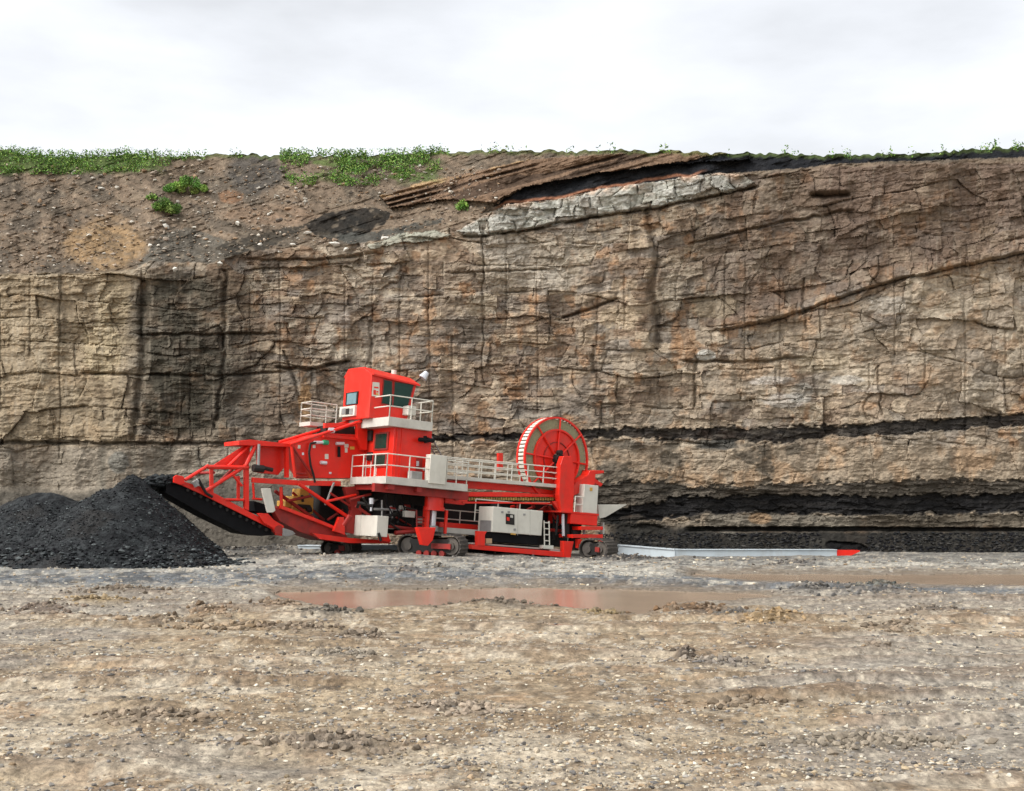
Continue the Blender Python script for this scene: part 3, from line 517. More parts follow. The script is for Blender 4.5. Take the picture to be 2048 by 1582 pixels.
class G:
    def __init__(s): s.v = []; s.f = []
    def add(s, vs, fs):
        k = len(s.v); s.v += [tuple(p) for p in vs]; s.f += [tuple(k + i for i in f) for f in fs]; return s
    def box(s, a0, a1, b0, b1, c0, c1):
        if a0 > a1: a0, a1 = a1, a0
        if c0 > c1: c0, c1 = c1, c0
        P_ = [W(a, b, c) for c in (c0, c1) for a, b in ((a0, b0), (a1, b0), (a1, b1), (a0, b1))]
        return s.add(P_, [(3, 2, 1, 0), (4, 5, 6, 7), (0, 1, 5, 4), (1, 2, 6, 5), (2, 3, 7, 6), (3, 0, 4, 7)])
    def prism(s, lo, hi):
        n = len(lo); return s.add(list(lo) + list(hi), [tuple(range(n))[::-1], tuple(range(n, 2 * n))] + [(i, (i + 1) % n, n + (i + 1) % n, n + i) for i in range(n)])
    def plate(s, pts, b0, b1):       # outline in photo points on side plane b0, thick to b1
        L = [Lb(x, y, b0) for x, y in pts]
        if sum(L[i][0] * L[(i + 1) % len(L)][1] - L[(i + 1) % len(L)][0] * L[i][1] for i in range(len(L))) < 0: L = L[::-1]
        return s.prism([W(a, b1, c) for a, c in L][::-1], [W(a, b0, c) for a, c in L][::-1])
    def tube(s, p, q, r, n=8, r2=None):
        p = np.array(p, float); q = np.array(q, float); d = q - p; L = np.linalg.norm(d); d = d / max(L, 1e-6)
        x = np.cross(d, (0, 0, 1.0)) if abs(d[2]) < .9 else np.cross(d, (1.0, 0, 0)); x /= np.linalg.norm(x); y = np.cross(d, x); r2 = r if r2 is None else r2
        A = [p + r * (math.cos(k * 2 * math.pi / n) * x + math.sin(k * 2 * math.pi / n) * y) for k in range(n)]
        B = [q + r2 * (math.cos(k * 2 * math.pi / n) * x + math.sin(k * 2 * math.pi / n) * y) for k in range(n)]
        return s.prism(A, B)
    def pt(s, x0, y0, x1, y1, b, r, b2=None, n=8):   # tube between two photo points
        b2 = b if b2 is None else b2; a, c = Lb(x0, y0, b); e, f = Lb(x1, y1, b2); return s.tube(W(a, b, c), W(e, b2, f), r, n)
    def ring(s, cen, nrm, r0, r1, hw, n=48):
        nrm = np.array(nrm, float); x = np.cross(nrm, (0, 0, 1.0)); x /= np.linalg.norm(x); y = np.cross(x, nrm); V_ = []
        for k in range(n):
            e = math.cos(k * 2 * math.pi / n) * x + math.sin(k * 2 * math.pi / n) * y
            V_ += [cen + e * r0 - nrm * hw, cen + e * r1 - nrm * hw, cen + e * r1 + nrm * hw, cen + e * r0 + nrm * hw]
        fs = []
        for k in range(n):
            m_ = (k + 1) % n
            for j in range(4): fs.append((4 * k + j, 4 * k + (j + 1) % 4, 4 * m_ + (j + 1) % 4, 4 * m_ + j))
        return s.add(V_, fs)
    def build(s, name, m, parent=None, label=None, bev=0, smooth=False):
        base = np.array(parent_pos(parent)); me = bpy.data.meshes.new(name)
        me.from_pydata([tuple(np.array(p) - base) for p in s.v], [], s.f); me.materials.append(M[m] if isinstance(m, str) else m)
        import bmesh
        bm = bmesh.new(); bm.from_mesh(me); bmesh.ops.recalc_face_normals(bm, faces=bm.faces)
        bm.to_mesh(me); bm.free()
        o = link(name, me, parent)
        if bev:
            md = o.modifiers.new("bevel", 'BEVEL'); md.width = bev; md.segments = 2; md.limit_method = 'ANGLE'
        if label: o["label"] = label
        return o
def parent_pos(p):
    t_ = np.zeros(3)
    while p is not None: t_ = t_ + np.array(p.location); p = p.parent
    return t_
HM = bpy.data.objects.new("highwall_miner", None); sc.collection.objects.link(HM); HM.location = tuple(W(0, 2, 0))
tag(HM, "huge bright red crawler mining machine with cab, white railings and cable reel", "mining machine")
def box(name, m, a0, a1, b0, b1, c0, c1, bev=.015, parent=HM, label=None): return G().box(a0, a1, b0, b1, c0, c1).build(name, m, parent, label, bev)
def plate(name, m, pts, b0, b1, bev=0, parent=HM, label=None): return G().plate(pts, b0, b1).build(name, m, parent, label, bev)
def strut(name, m, x0, y0, x1, y1, b, r, b2=None): return G().pt(x0, y0, x1, y1, b, r, b2).build(name, m, HM)
def railing(path, h=1.0, step=.95, r=.028, mid=1, toe=0.0, name="railing"):
    g = G()
    for (p, q) in zip(path[:-1], path[1:]):
        p = np.array(p, float); q = np.array(q, float); L = np.linalg.norm(q - p); n = max(1, round(L / step))
        for k in range(n + 1):
            w_ = p + (q - p) * k / n; g.tube(W(*w_), W(w_[0], w_[1], w_[2] + h), r * 1.1, 6)
        for z in [h] + [h * (j + 1) / (mid + 1) for j in range(mid)]:
            g.tube(W(p[0], p[1], p[2] + z), W(q[0], q[1], q[2] + z), r, 6)
    return g.build(name, 'white', HM)

# --- lower walkway deck
a0, ct = Lb(772, 952, 0); a1, _ = Lb(936, 969, 0); _, cb = Lb(772, 967, 0)
G().box(a0, a1, 0, 3.2, cb, ct).build("walkway_deck", 'grate', HM, None, .01)
aH, _ = Lb(862, 900, .8); ah0, _ = Lb(786, 900, .8)
ar, _ = Lb(864, 930, 0)
railing([(a0 + .04, 3.16, ct), (a0 + .04, .04, ct), (ar, .04, ct)], .95, .92)
railing([(Lb(893, 950, .05)[0], .05, ct), (a1 - .05, .05, ct), (a1 - .05, .9, ct)], .95, .8)
aa, _ = Lb(860, 930, -.04); ab, _ = Lb(893, 930, -.04)
box("tool_locker", 'white', aa, ab, -.06, .35, ct - .12, ct + 1.12)
ac, cc_ = Lb(822, 943, .3)
g = G(); g.box(ac, ac + .55, .25, .6, ct, ct + .35); g.build("motor", 'steel', HM, None, .03)
# ladder between decks at the right of the house
g = G()
p0 = Lb(862, 872, 1.4); p1 = Lb(890, 925, 1.4)
for bb in (1.4, 1.9):
    g.tube(W(p0[0], bb, p0[1]), W(p1[0], bb, p1[1]), .035, 6)
for k in range(9):
    f_ = k / 8; g.tube(W(lerp(p0[0], p1[0], f_), 1.4, lerp(p0[1], p1[1], f_)), W(lerp(p0[0], p1[0], f_), 1.9, lerp(p0[1], p1[1], f_)), .022, 6)
g.build("ladder", 'steel', HM)
# --- engine house
_, chT = Lb(786, 850, .8)
hb0, hb1 = .8, 3.9
box("engine_house", 'red', ah0, aH, hb0, hb1, ct + .002, chT, .02)
g = G(); g.box(ah0 + .12, ah0 + .17, hb0 - .035, hb0 + .01, ct, chT - .02); g.box(ah0 + .36, ah0 + .41, hb0 - .035, hb0 + .01, ct, chT - .02); g.build("stiffener", 'red', HM)
def rearp(name, m, x0, y0, x1, y1, a, d, bev=0, parent=HM, label=None):
    b_0, c_0 = La(x0, y0, a); b_1, c_1 = La(x1, y1, a); lo, hi = min(b_0, b_1), max(b_0, b_1)
    return G().box(a - d, a + .01, lo, hi, c_0, c_1).build(name, m, parent, label, bev)
fr = rearp("window", 'red2', 751, 866, 777, 899, ah0, .05); rearp("pane", 'glass', 754, 869, 774, 896, ah0, .06, parent=fr)
fr = rearp("window", 'red2', 747, 908, 774, 934, ah0, .05); rearp("pane", 'glass', 750, 911, 771, 931, ah0, .06, parent=fr)
rearp("vent", 'dark', 735, 862, 746, 882, ah0, .12, .02)
rearp("vent", 'dark', 737, 905, 745, 921, ah0, .1, .02)
g = G(); g.pt(838, 879, 868, 881, hb0 - .25, .09); g.pt(850, 872, 852, 886, hb0 - .25, .08); g.pt(852, 880, 856, 880, hb0 - .25, .12, hb0); g.build("work_lamp", 'black', HM)
g = G(); x_, y_ = Lb(832, 930, hb0 - .02); g.box(x_, x_ + .3, hb0 - .03, hb0 - .005, y_ - .3, y_ + .3); g.build("access_door", 'red2', HM)
plate("warning_label", 'silver', [(833, 922), (838, 922), (838, 932), (833, 932)], hb0 - .05, hb0 - .03)
# --- upper balcony
bu = .5
u0, cu = Lb(778, 833, bu); u1, _ = Lb(866, 845, bu); _, cub = Lb(778, 851, bu)
uc = Lb(740, 800, 1.9)[0]
G().box(u0, u1, bu, 4.6, cub, cu).build("balcony_deck", 'grate', HM, None, .01)
railing([(u0 + .04, 1.95, cu), (u0 + .04, bu + .04, cu), (u1 - .04, bu + .04, cu), (u1 - .04, 4.5, cu)], .92, .95)
g = G(); g.box(u1 - .75, u1 - .35, 1.4, 1.9, cu + .3, cu + .7); g.build("junction_box", 'grate', HM, None, .02)
# rear landing on the far side
l0, cl_ = Lb(620, 850, 4.2); l1, _ = Lb(672, 850, 4.2)
G().box(l0, l1, 4.2, 5.3, cl_ - .02, cl_ + .16).build("rear_landing", 'grate', HM, None, .01)
railing([(l1, 4.24, cl_ + .16), (l0 + .03, 4.24, cl_ + .16), (l0 + .03, 5.25, cl_ + .16), (l1, 5.25, cl_ + .16)], .88, .95, mid=2)
# --- cab
bc0, bc1 = 1.9, 4.4
z0 = cu + .002
def cb_(px, py): return La(px, py, uc)
sec = [(bc0, z0), (bc0, cb_(742, 749)[1]), (cb_(727, 735)[0], cb_(727, 735)[1]), (cb_(697, 739)[0], cb_(697, 739)[1]), (bc1, cb_(675, 757)[1]), (bc1, z0)]
fe = Lb(833, 770, bc0); fb = Lb(813, 838, bc0)
drop = sec[1][1] - fe[1]
def fa(c): f_ = (c - fb[1]) / (fe[1] - fb[1]); return lerp(fb[0], fe[0], max(0, min(1.0, f_)))
frt = [(b, c if i in (0, 5) else c - drop) for i, (b, c) in enumerate(sec)]
g = G(); g.prism([W(uc, b, c) for b, c in sec], [W(fa(c), b, c) for b, c in frt]); g.build("cab", 'red', HM, None, .02)
# roof overhang following the slope
ex = [(b + db, c + .03) for (b, c), db in zip(sec[1:5], (-.12, -.03, .03, .12))]
g = G(); ol = ex + [(b, c - .07) for b, c in ex[::-1]]
a_e = Lb(838, 770, bc0 - .1)[0]
g.prism([W(uc + .02, b, c) for b, c in ol], [W(a_e + .05, b, c - drop * 1.06) for b, c in ol]); g.build("cab_roof", 'red', HM)
def window(pts, b, gl='glass', fw=2.0):
    cx = sum(p[0] for p in pts) / len(pts); cy_ = sum(p[1] for p in pts) / len(pts)
    o_ = [(x + fw * (1 if x > cx else -1), y + fw * (1 if y > cy_ else -1)) for x, y in pts]
    f_ = plate("window", 'red2', o_, b - .03, b + .01); plate("pane", gl, pts, b - .04, b - .02, parent=f_)
window([(769, 760), (784, 763), (784, 811), (764, 806)], bc0)
window([(790, 764), (827, 770), (814, 817), (787, 811)], bc0)
plate("warning_sign", 'white', [(746, 764), (759, 765), (759, 793), (744, 792)], bc0 - .03, bc0 - .005)
for q in ([(748, 773), (757, 774), (757, 777), (748, 776)], [(747, 780), (752, 780), (752, 790), (747, 789)], [(753, 782), (757, 782), (757, 785), (753, 785)]):
    plate("printed_mark", 'red', q, bc0 - .036, bc0 - .028)
plate("printed_mark", 'yellow', [(752, 786), (757, 787), (757, 791), (752, 790)], bc0 - .036, bc0 - .028)
fr = rearp("window", 'dark', 694, 786, 716, 808, uc, .05); rearp("pane", 'bglass', 697, 788, 714, 807, uc, .06, parent=fr)
acu = rearp("air_conditioner", 'white', 684, 815, 713, 832, uc, .12, .02)
rearp("vent_grille", 'steel', 689, 818, 695, 829, uc, .14, parent=acu); rearp("vent_grille", 'dark', 697, 818, 703, 829, uc, .14, parent=acu); rearp("vent_grille", 'steel', 705, 818, 710, 829, uc, .14, parent=acu)
g = G(); q = Lb(834, 768, 2.2); q2 = Lb(846, 752, 2.2); g.tube(W(q[0] - .2, 2.2, q[1]), W(q2[0], 2.2, q2[1]), .03); g.build("lamp_arm", 'dark', HM)
g = G(); g.tube(W(q2[0] - .08, 2.1, q2[1] - .12), W(q2[0] + .1, 2.05, q2[1] + .16), .2, 12, .12); g.build("security_camera", 'silver', HM)
g = G(); q3 = Lb(788, 744, 3); g.tube(W(q3[0], 3, q3[1] - .1), W(q3[0], 3, q3[1] + .08), .12, 10); g.build("beacon", 'white', HM)

# --- hopper side and panels left of the house
HB = 3.25
plate("side_panel", 'red', [(582, 889), (618, 872), (650, 866), (726, 870), (735, 880), (735, 957), (628, 956), (606, 925)], HB, HB + 1.8, .02)
g = G(); g.plate([(648, 868), (720, 876), (720, 881), (648, 874)], HB - .25, HB - .1); g.plate([(714, 842), (735, 842), (735, 900), (724, 900), (716, 880)], HB - .3, HB - .05); g.plate([(650, 846), (716, 846), (716, 852), (650, 856)], HB - .2, HB); g.build("frame", 'red', HM, None, .01)
plate("recess_shade", 'dark', [(652, 851), (714, 848), (714, 868), (652, 866)], HB + .3, HB + 1.2)  # solid dark block painted in for the shaded inside of the frame
strut("support_tube", 'red', 558, 884, 706, 840, HB + .9, .06); strut("support_tube", 'red', 580, 889, 724, 842, HB - .35, .07)
g = G(); g.pt(658, 861, 668, 861, HB - .3, .12); g.build("winch", 'silver', HM)
g = G(); g.pt(628, 885, 647, 885, HB - .12, .07); g.build("filter_housing", 'silver', HM); g = G(); g.pt(646, 885, 656, 885, HB - .12, .11); g.build("filter_cap", 'green', HM)
g = G(); g.pt(672, 887, 688, 887, HB - .1, .07); g.build("filter_housing", 'silver', HM); g = G(); g.pt(678, 893, 678, 914, HB - .1, .07); g.build("hose", 'black', HM)
g = G(); g.pt(641, 925, 653, 926, HB - .1, .08); g.build("bracket", 'silver', HM, None)
for (x, y, ww, hh) in [(596, 890, 5, 7), (626, 890, 5, 6), (650, 908, 7, 10), (689, 888, 8, 7), (690, 896, 5, 9)]:
    plate("warning_label", 'white', [(x, y), (x + ww, y), (x + ww, y + hh), (x, y + hh)], HB - .02, HB - .004)
def hose(pts, b, r=.035, m='dark'):
    g = G(); P_ = [W(Lb(x, y, b)[0], b, Lb(x, y, b)[1]) for x, y in pts]
    for p, q in zip(P_[:-1], P_[1:]): g.tube(p, q, r, 7)
    return g.build("hose", m, HM)
hose([(632, 885), (621, 887), (618, 905), (621, 930), (627, 950), (630, 965)], HB - .15, .05)
hose([(668, 965), (662, 980), (655, 1000), (650, 1010)], HB - .2, .05, 'steel')
# discharge section
plate("discharge_panel", 'red', [(514, 888), (575, 891), (573, 930), (556, 950), (515, 945)], HB + .5, HB + .6, .01)
g = G(); g.plate([(478, 882), (500, 879), (584, 888), (584, 894), (478, 890)], HB - .1, HB + 1.5); g.build("top_plate", 'red', HM, None, .01)
g = G(); g.plate([(507, 955), (600, 961), (682, 962), (682, 972), (600, 971), (507, 965)], HB - .15, HB + .1); g.build("main_beam", 'red', HM, None, .01)
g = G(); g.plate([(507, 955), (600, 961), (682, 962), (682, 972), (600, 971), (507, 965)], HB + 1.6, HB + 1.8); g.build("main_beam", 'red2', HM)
g = G(); g.plate([(572, 892), (578, 892), (578, 955), (572, 955)], HB, HB + .2); g.build("post", 'red', HM)
strut("support_tube", 'red', 583, 893, 590, 955, HB - .3, .07)
strut("support_tube", 'red2', 586, 895, 625, 952, HB - .05, .05)
strut("support_tube", 'red2', 592, 947, 612, 947, HB - .05, .04); strut("support_tube", 'red2', 592, 954, 616, 954, HB - .05, .04)
g = G(); g.pt(518, 888, 517, 934, HB - .2, .06); g.build("hose", 'steel', HM)
g = G(); g.pt(506, 936, 527, 938, HB - .2, .16); g.pt(528, 936, 545, 940, HB - .1, .09); g.build("drive_motor", 'dark', HM)
# --- stacker boom at the left (near and far frames)
BM0, BM1 = HB, HB + 1.5
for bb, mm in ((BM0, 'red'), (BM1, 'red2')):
    g = G(); g.plate([(364, 962), (410, 976), (552, 1052), (556, 1064), (398, 986), (362, 970)], bb, bb + .12); g.build("boom_chord", mm, HM, None, .01)
    strut("boom_strut", mm, 370, 960, 417, 931, bb, .07)
    strut("boom_strut", mm, 415, 934, 496, 935, bb, .09)
    g = G(); g.plate([(421, 936), (427, 936), (427, 985), (421, 981)], bb, bb + .14); g.build("boom_post", mm, HM)
    g = G(); g.plate([(428, 930), (492, 889), (501, 889), (497, 932)], bb + .35, bb + .43); g.build("gusset_plate", mm, HM)
    strut("boom_strut", mm, 412, 982, 492, 931, bb, .08); strut("boom_strut", mm, 492, 931, 511, 892, bb, .085)
    strut("boom_strut", mm, 457, 932, 501, 890, bb + .2, .07)
    strut("boom_strut", 'red2', 428, 974, 466, 937, bb + .2, .06)
    g = G(); g.plate([(490, 928), (498, 928), (498, 1021), (490, 1018)], bb - .02, bb + .16); g.build("boom_post", mm, HM)
    g = G(); g.plate([(475, 952), (480, 952), (480, 1000), (475, 998)], bb + .2, bb + .3); g.build("boom_post", mm, HM)
    strut("boom_strut", mm, 450, 999, 488, 1000, bb, .055); strut("boom_strut", mm, 466, 950, 484, 972, bb, .06)
    strut("boom_strut", mm, 506, 966, 508, 996, bb, .05); strut("boom_strut", mm, 505, 997, 524, 999, bb, .05)
for (x, y) in ((358, 960), (428, 945), (497, 935), (480, 1000)):
    a, c = Lb(x, y, BM0); G().tube(W(a, BM0, c), W(a, BM1, c), .06).build("cross_member", 'red2', HM)
a, c = Lb(359, 961, BM0)
g = G(); g.tube(W(a, BM0 - .05, c), W(a, BM1 + .2, c), .16, 18); g.build("head_pulley", 'dark', HM)
g = G(); g.plate([(348, 954), (354, 950), (368, 953), (370, 966), (362, 970), (348, 965)], BM0 - .15, BM0 - .02); g.build("pulley_bracket", 'red', HM, None, .01)
g = G(); g.pt(392, 968, 397, 960, BM0 - .1, .1); g.pt(388, 962, 394, 972, BM0 - .2, .12); g.build("boom_motor", 'steel', HM)
hose([(397, 958), (404, 972), (412, 986), (425, 994)], BM0 - .15, .06)
# belt, one black slab that also fills in the shade under the boom
g = G(); g.plate([(334, 958), (350, 956), (372, 966), (410, 980), (552, 1056), (552, 1070), (520, 1072), (486, 1067), (412, 1031), (332, 986)], BM0 + .14, BM1 - .02); g.build("conveyor_belt", 'black', HM)
g = G()
for k in range(14):
    f_ = k / 13; x = lerp(375, 545, f_); y = lerp(974, 1060, f_)
    a, c = Lb(x, y + 6, BM0 + .1); g.tube(W(a, BM0 + .05, c), W(a, BM0 + .14, c), .07, 8)
g.build("idler_rollers", 'dark', HM)
plate("counterweight_plate", 'white', [(523, 977), (541, 976), (551, 1021), (546, 1025), (535, 1025)], BM0 - .35, BM0 - .25, .01)
g = G(); g.plate([(508, 1002), (560, 1018), (562, 1036), (510, 1022)], BM0 + .3, BM1); g.build("chute", 'black', HM)
plate("tail_bracket", 'red', [(514, 1026), (536, 1027), (548, 1040), (568, 1052), (566, 1072), (552, 1070), (546, 1056), (528, 1046)], BM0 - .15, BM0 - .05, .01)
g = G(); a, c = Lb(558, 1060, BM0 - .2); g.tube(W(a, BM0 - .2, c), W(a, BM1 + .1, c), .2, 16); g.build("tail_pulley", 'red2', HM)
g = G(); g.plate([(567, 1056), (586, 1062), (592, 1068), (576, 1073), (567, 1072)], BM0 - .3, BM0 + .2); g.build("gearbox", 'steel', HM, None, .02)
# loading trough
plate("loading_trough", 'red2', [(545, 1018), (562, 1012), (640, 1043), (684, 1064), (692, 1068), (700, 1085), (655, 1082), (600, 1064), (560, 1042)], BM0 - .1, BM1 + .1, .01)
plate("trough_flange", 'red', [(562, 1010), (640, 1040), (688, 1060), (688, 1066), (640, 1047), (562, 1017)], BM0 - .3, BM0 - .1)
plate("trough_flange", 'red', [(625, 1066), (700, 1076), (780, 1081), (780, 1087), (700, 1086), (640, 1078)], BM0 - .4, BM0 - .15)
plate("post", 'red', [(679, 1034), (688, 1034), (690, 1070), (680, 1066), (668, 1062)], BM0 - .5, BM0 - .3)
strut("support_tube", 'red', 598, 968, 699, 1036, HB - .3, .08); strut("support_tube", 'red2', 550, 982, 626, 1036, HB + .8, .08)
strut("support_tube", 'red', 562, 974, 563, 1016, HB, .07); strut("support_tube", 'red', 652, 1003, 712, 990, HB - .3, .06); strut("support_tube", 'red2', 575, 1002, 622, 992, HB + .5, .06)
strut("support_tube", 'red2', 585, 985, 648, 1040, HB + 1.4, .06)
# yellow power unit behind
g = G(); A_, C_ = Lb(584, 1025, 4.4); A2, C2 = Lb(628, 1000, 4.4); g.box(A_, A2, 4.4, 5.6, C_, C2 + .1)
g.box(A_ + .3, A_ + .75, 4.4, 5.2, C2 + .1, C2 + .45); g.box(A_ - .3, A_, 4.5, 5.4, C_ + .2, C_ + .5)
g.build("power_unit", 'yellow', HM, None, .04)
g = G(); g.pt(596, 1012, 620, 1014, 4.3, .09); g.pt(604, 990, 606, 1004, 4.3, .06); g.pt(613, 1020, 622, 1018, 4.3, .13); g.build("exhaust_pipe", 'dark', HM)
# --- under-deck body and clutter
A0_, _ = Lb(640, 1030, 4.6); A1_, _ = Lb(1140, 1030, 3)
cB = Lb(860, 1075, 1.5)[1]
box("hull", 'dark', Lb(700, 1030, 3.4)[0], Lb(850, 1030, 3.4)[0] + 7.2, 3.4, 5.0, cB + .35, ct - .5)  # near-black colour stands in for the shade beneath the deck
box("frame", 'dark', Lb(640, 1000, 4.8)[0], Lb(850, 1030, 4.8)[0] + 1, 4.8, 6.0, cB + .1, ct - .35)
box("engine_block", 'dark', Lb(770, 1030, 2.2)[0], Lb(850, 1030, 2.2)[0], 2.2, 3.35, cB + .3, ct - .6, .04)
g = G(); g.plate([(690, 975), (716, 972), (724, 1030), (708, 1068), (690, 1064), (704, 1020)], 3.0, 3.3); g.build("side_frame", 'red2', HM, None, .01)
g = G(); g.box(a0 - .3, a1 + .3, .35, .6, cb - .35, cb - .002); g.box(a0 + .2, a0 + .5, .1, 3.1, cb - .22, cb - .003); g.box(a0 + 1.6, a0 + 1.85, .1, 3.1, cb - .22, cb - .003); g.build("deck_beam", 'red2', HM)
rr = random.Random(5)
for k in range(13):
    x = rr.uniform(700, 848); y = rr.uniform(990, 1050); b_ = rr.uniform(1.2, 2.1); g = G(); dx = rr.uniform(-34, 34); dy = rr.uniform(-8, 26)
    g.pt(x, y, x + dx, y + dy, b_, rr.choice([.04, .05, .07, .10]), b_ + rr.uniform(-.2, .4)); g.build("hydraulic_pipe", rr.choice(['dark', 'red2', 'black', 'steel', 'dark']), HM)
for k in range(9):
    x = rr.uniform(770, 842); y = rr.uniform(1010, 1068); b_ = rr.uniform(1.3, 2.0); a, c = Lb(x, y, b_); s_ = rr.uniform(.12, .3)
    box("valve_block", rr.choice(['dark', 'red2', 'red2', 'grate', 'black', 'dark']), a, a + s_ * 1.5, b_, b_ + s_, c, c + s_, .01)
g = G(); g.pt(743, 996, 743, 1008, 1.4, .10); g.pt(743, 1006, 742, 1022, 1.4, .05); g.build("hydraulic_cylinder", 'silver', HM)
g = G(); g.pt(782, 1012, 783, 1036, 1.6, .07); g.build("hydraulic_cylinder", 'steel', HM)
box("control_panel", 'grate', Lb(811, 1030, 1.2)[0], Lb(830, 1030, 1.2)[0], 1.2, 1.5, Lb(811, 1034, 1.2)[1], Lb(811, 1021, 1.2)[1], .01)
# pedestal over the middle crawler
pa, pc = Lb(869, 998, .9)
p_top = Lb(869, 978, .9)[1]; p_bot = Lb(869, 1014, .9)[1]
g = G(); g.tube(W(pa, .9, p_bot), W(pa, .9, p_top), .42, 28); o = g.build("leg_housing", 'red', HM)
g = G(); g.tube(W(pa, .9, p_bot - .16), W(pa, .9, p_bot - .002), .47, 28); g.build("flange", 'red', HM)
p_j = Lb(866, 1057, .9)[1]
g = G(); g.tube(W(pa, .9, p_j), W(pa, .9, p_bot - .17), .13, 14); g.build("jack_rod", 'silver', HM)
g = G(); g.tube(W(pa, .9, p_j - .1), W(pa, .9, p_j + .12), .24, 14); g.build("jack_base", 'steel', HM)
g = G(); x_, _ = Lb(855, 1030, .9); g.box(x_ - .12, x_ + .02, .75, 1.1, p_j, p_bot - .17); x_, _ = Lb(889, 1030, .9); g.box(x_ - .03, x_ + .08, .75, .85, p_j - .3, p_bot - .1); g.build("guide_post", 'red', HM)
g = G()
for y in (1034, 1041, 1048, 1054): 
    g.pt(833, y, 853, y + 1, .95, .03)
g.pt(833, 1020, 834, 1062, .95, .035); g.build("step_ladder", 'red2', HM)
plate("crawler_yoke", 'red', [(836, 1055), (872, 1055), (866, 1080), (856, 1092), (846, 1090), (840, 1070)], -.45, -.15, .02)
# mid deck with rails and a red tank on top
q0, cq = Lb(889, 1060, 1.3); q1, _ = Lb(990, 1060, 1.3); 
box("service_deck", 'grate', q0, q1, 1.3, 2.2, cq - .12, cq + .12, .01)
box("hydraulic_tank", 'red', q0 + .1, q1, 1.9, 2.9, cq + .13, cq + .36, .02)
railing([(q0 + .05, 2.25, cq + .12), (q1, 2.25, cq + .12)], .82, 1.25)
# side hull under catwalk
g = G(); g.plate([(890, 960), (1006, 966), (1120, 983), (1122, 990), (1006, 981), (890, 974)], 1.55, 1.9); g.build("upper_beam", 'red', HM, None, .01)
g = G(); g.plate([(890, 984), (935, 984), (1006, 984), (1130, 990), (1140, 1004), (1106, 994), (935, 993), (935, 1004), (928, 1010), (890, 1006)], 1.3, 1.6); g.build("side_beam", 'red', HM, None, .01)
g = G(); g.plate([(925, 1003), (1020, 1004), (1110, 1005), (1110, 1009), (1020, 1007), (925, 1007)], 1.25, 1.6); g.build("side_beam", 'red', HM)
plate("chain_channel", 'black', [(926, 993), (1108, 993), (1108, 1004), (926, 1003)], 1.5, 1.6)
for k in range(36):
    x = 933 + k * 4.9; y = 994.5 + .5 * (k % 2)
    g = G(); g.plate([(x, y), (x + 3.1, y), (x + 3.1, y + 6), (x, y + 6)], 1.40, 1.46); g.build("chain_link", 'chain', HM)
g = G(); a, c = Lb(915, 994, 1.2); g.tube(W(a, 1.2, c), W(a, 1.32, c), .16, 14); g.build("sprocket", 'red2', HM)
box("hull", 'dark', Lb(1000, 1010, 2.6)[0], Lb(1140, 1010, 2.6)[0], 2.6, 4.4, Lb(1000, 1085, 2.6)[1], Lb(1000, 1000, 2.6)[1])
for k in range(7):
    x = rr.uniform(1000, 1100); b_ = rr.uniform(1.7, 2.4); g = G(); g.pt(x, rr.uniform(1006, 1016), x + rr.uniform(-25, 25), rr.uniform(1010, 1024), b_, rr.choice([.04, .07])); g.build("hydraulic_pipe", rr.choice(['dark', 'red2', 'red']), HM)
# --- catwalk along the machine
w0, cw = Lb(890, 950, 1.1); w1, cw1 = Lb(1118, 975, 1.1)
g = G(); g.prism([W(w0, 1.1, cw - .16), W(w1, 1.1, cw1 - .02), W(w1, 1.1, cw1 + .14), W(w0, 1.1, cw)], [W(w0, 2.0, cw - .16), W(w1, 2.0, cw1 - .02), W(w1, 2.0, cw1 + .14), W(w0, 2.0, cw)]); g.build("catwalk", 'grate', HM, None, .01)
railing([(w0, 1.13, cw), (w1 - .03, 1.13, cw1 + .14), (w1 - .03, 1.97, cw1 + .14)], .80, .95, mid=2)
railing([(w0 + .3, 1.97, cw), (w1 - .2, 1.97, cw1 + .14)], .80, .75, mid=2)
plate("sign_post", 'red', [(997, 906), (1006, 906), (1006, 940), (997, 940)], 2.1, 2.25)
# --- cable reel
RB = 1.6
ra, rc_ = Lb(1113, 918, RB); RC = W(ra, RB, rc_); nrm = -np.array((-math.sin(R(39)), math.cos(R(39)), 0)); RR = 2.0
reel_r = RR
g = G(); g.ring(RC + nrm * .0, nrm, RR - .09, RR, .05, 56); g.build("reel_rim", 'red', HM)
g = G(); g.ring(RC - nrm * .52, nrm, RR - .09, RR, .05, 56); g.build("reel_rim", 'red', HM)
g = G(); g.ring(RC + nrm * .02, nrm, 1.34, 1.42, .06, 56); g.build("reel_ring", 'red', HM)
g = G(); g.ring(RC - nrm * .03, nrm, .25, 1.36, .02, 56); g.build("reel_disc", 'red', HM)
g = G(); g.ring(RC + nrm * .0, nrm, .78, .82, .04, 40); g.build("reel_ring", 'red2', HM)
g = G(); g.ring(RC - nrm * .26, nrm, 1.2, RR - .12, .20, 56); g.build("cable_coil", 'khaki', HM)
xx = np.cross(nrm, (0, 0, 1.0)); xx /= np.linalg.norm(xx); yy = np.cross(xx, nrm)
for k in range(8):
    t_ = math.pi / 4 * k + .12; e = math.cos(t_) * xx + math.sin(t_) * yy
    g = G(); g.tube(RC + e * .3 + nrm * .06, RC + e * (RR - .05) + nrm * .03, .045, 6); g.build("spoke", 'red', HM)
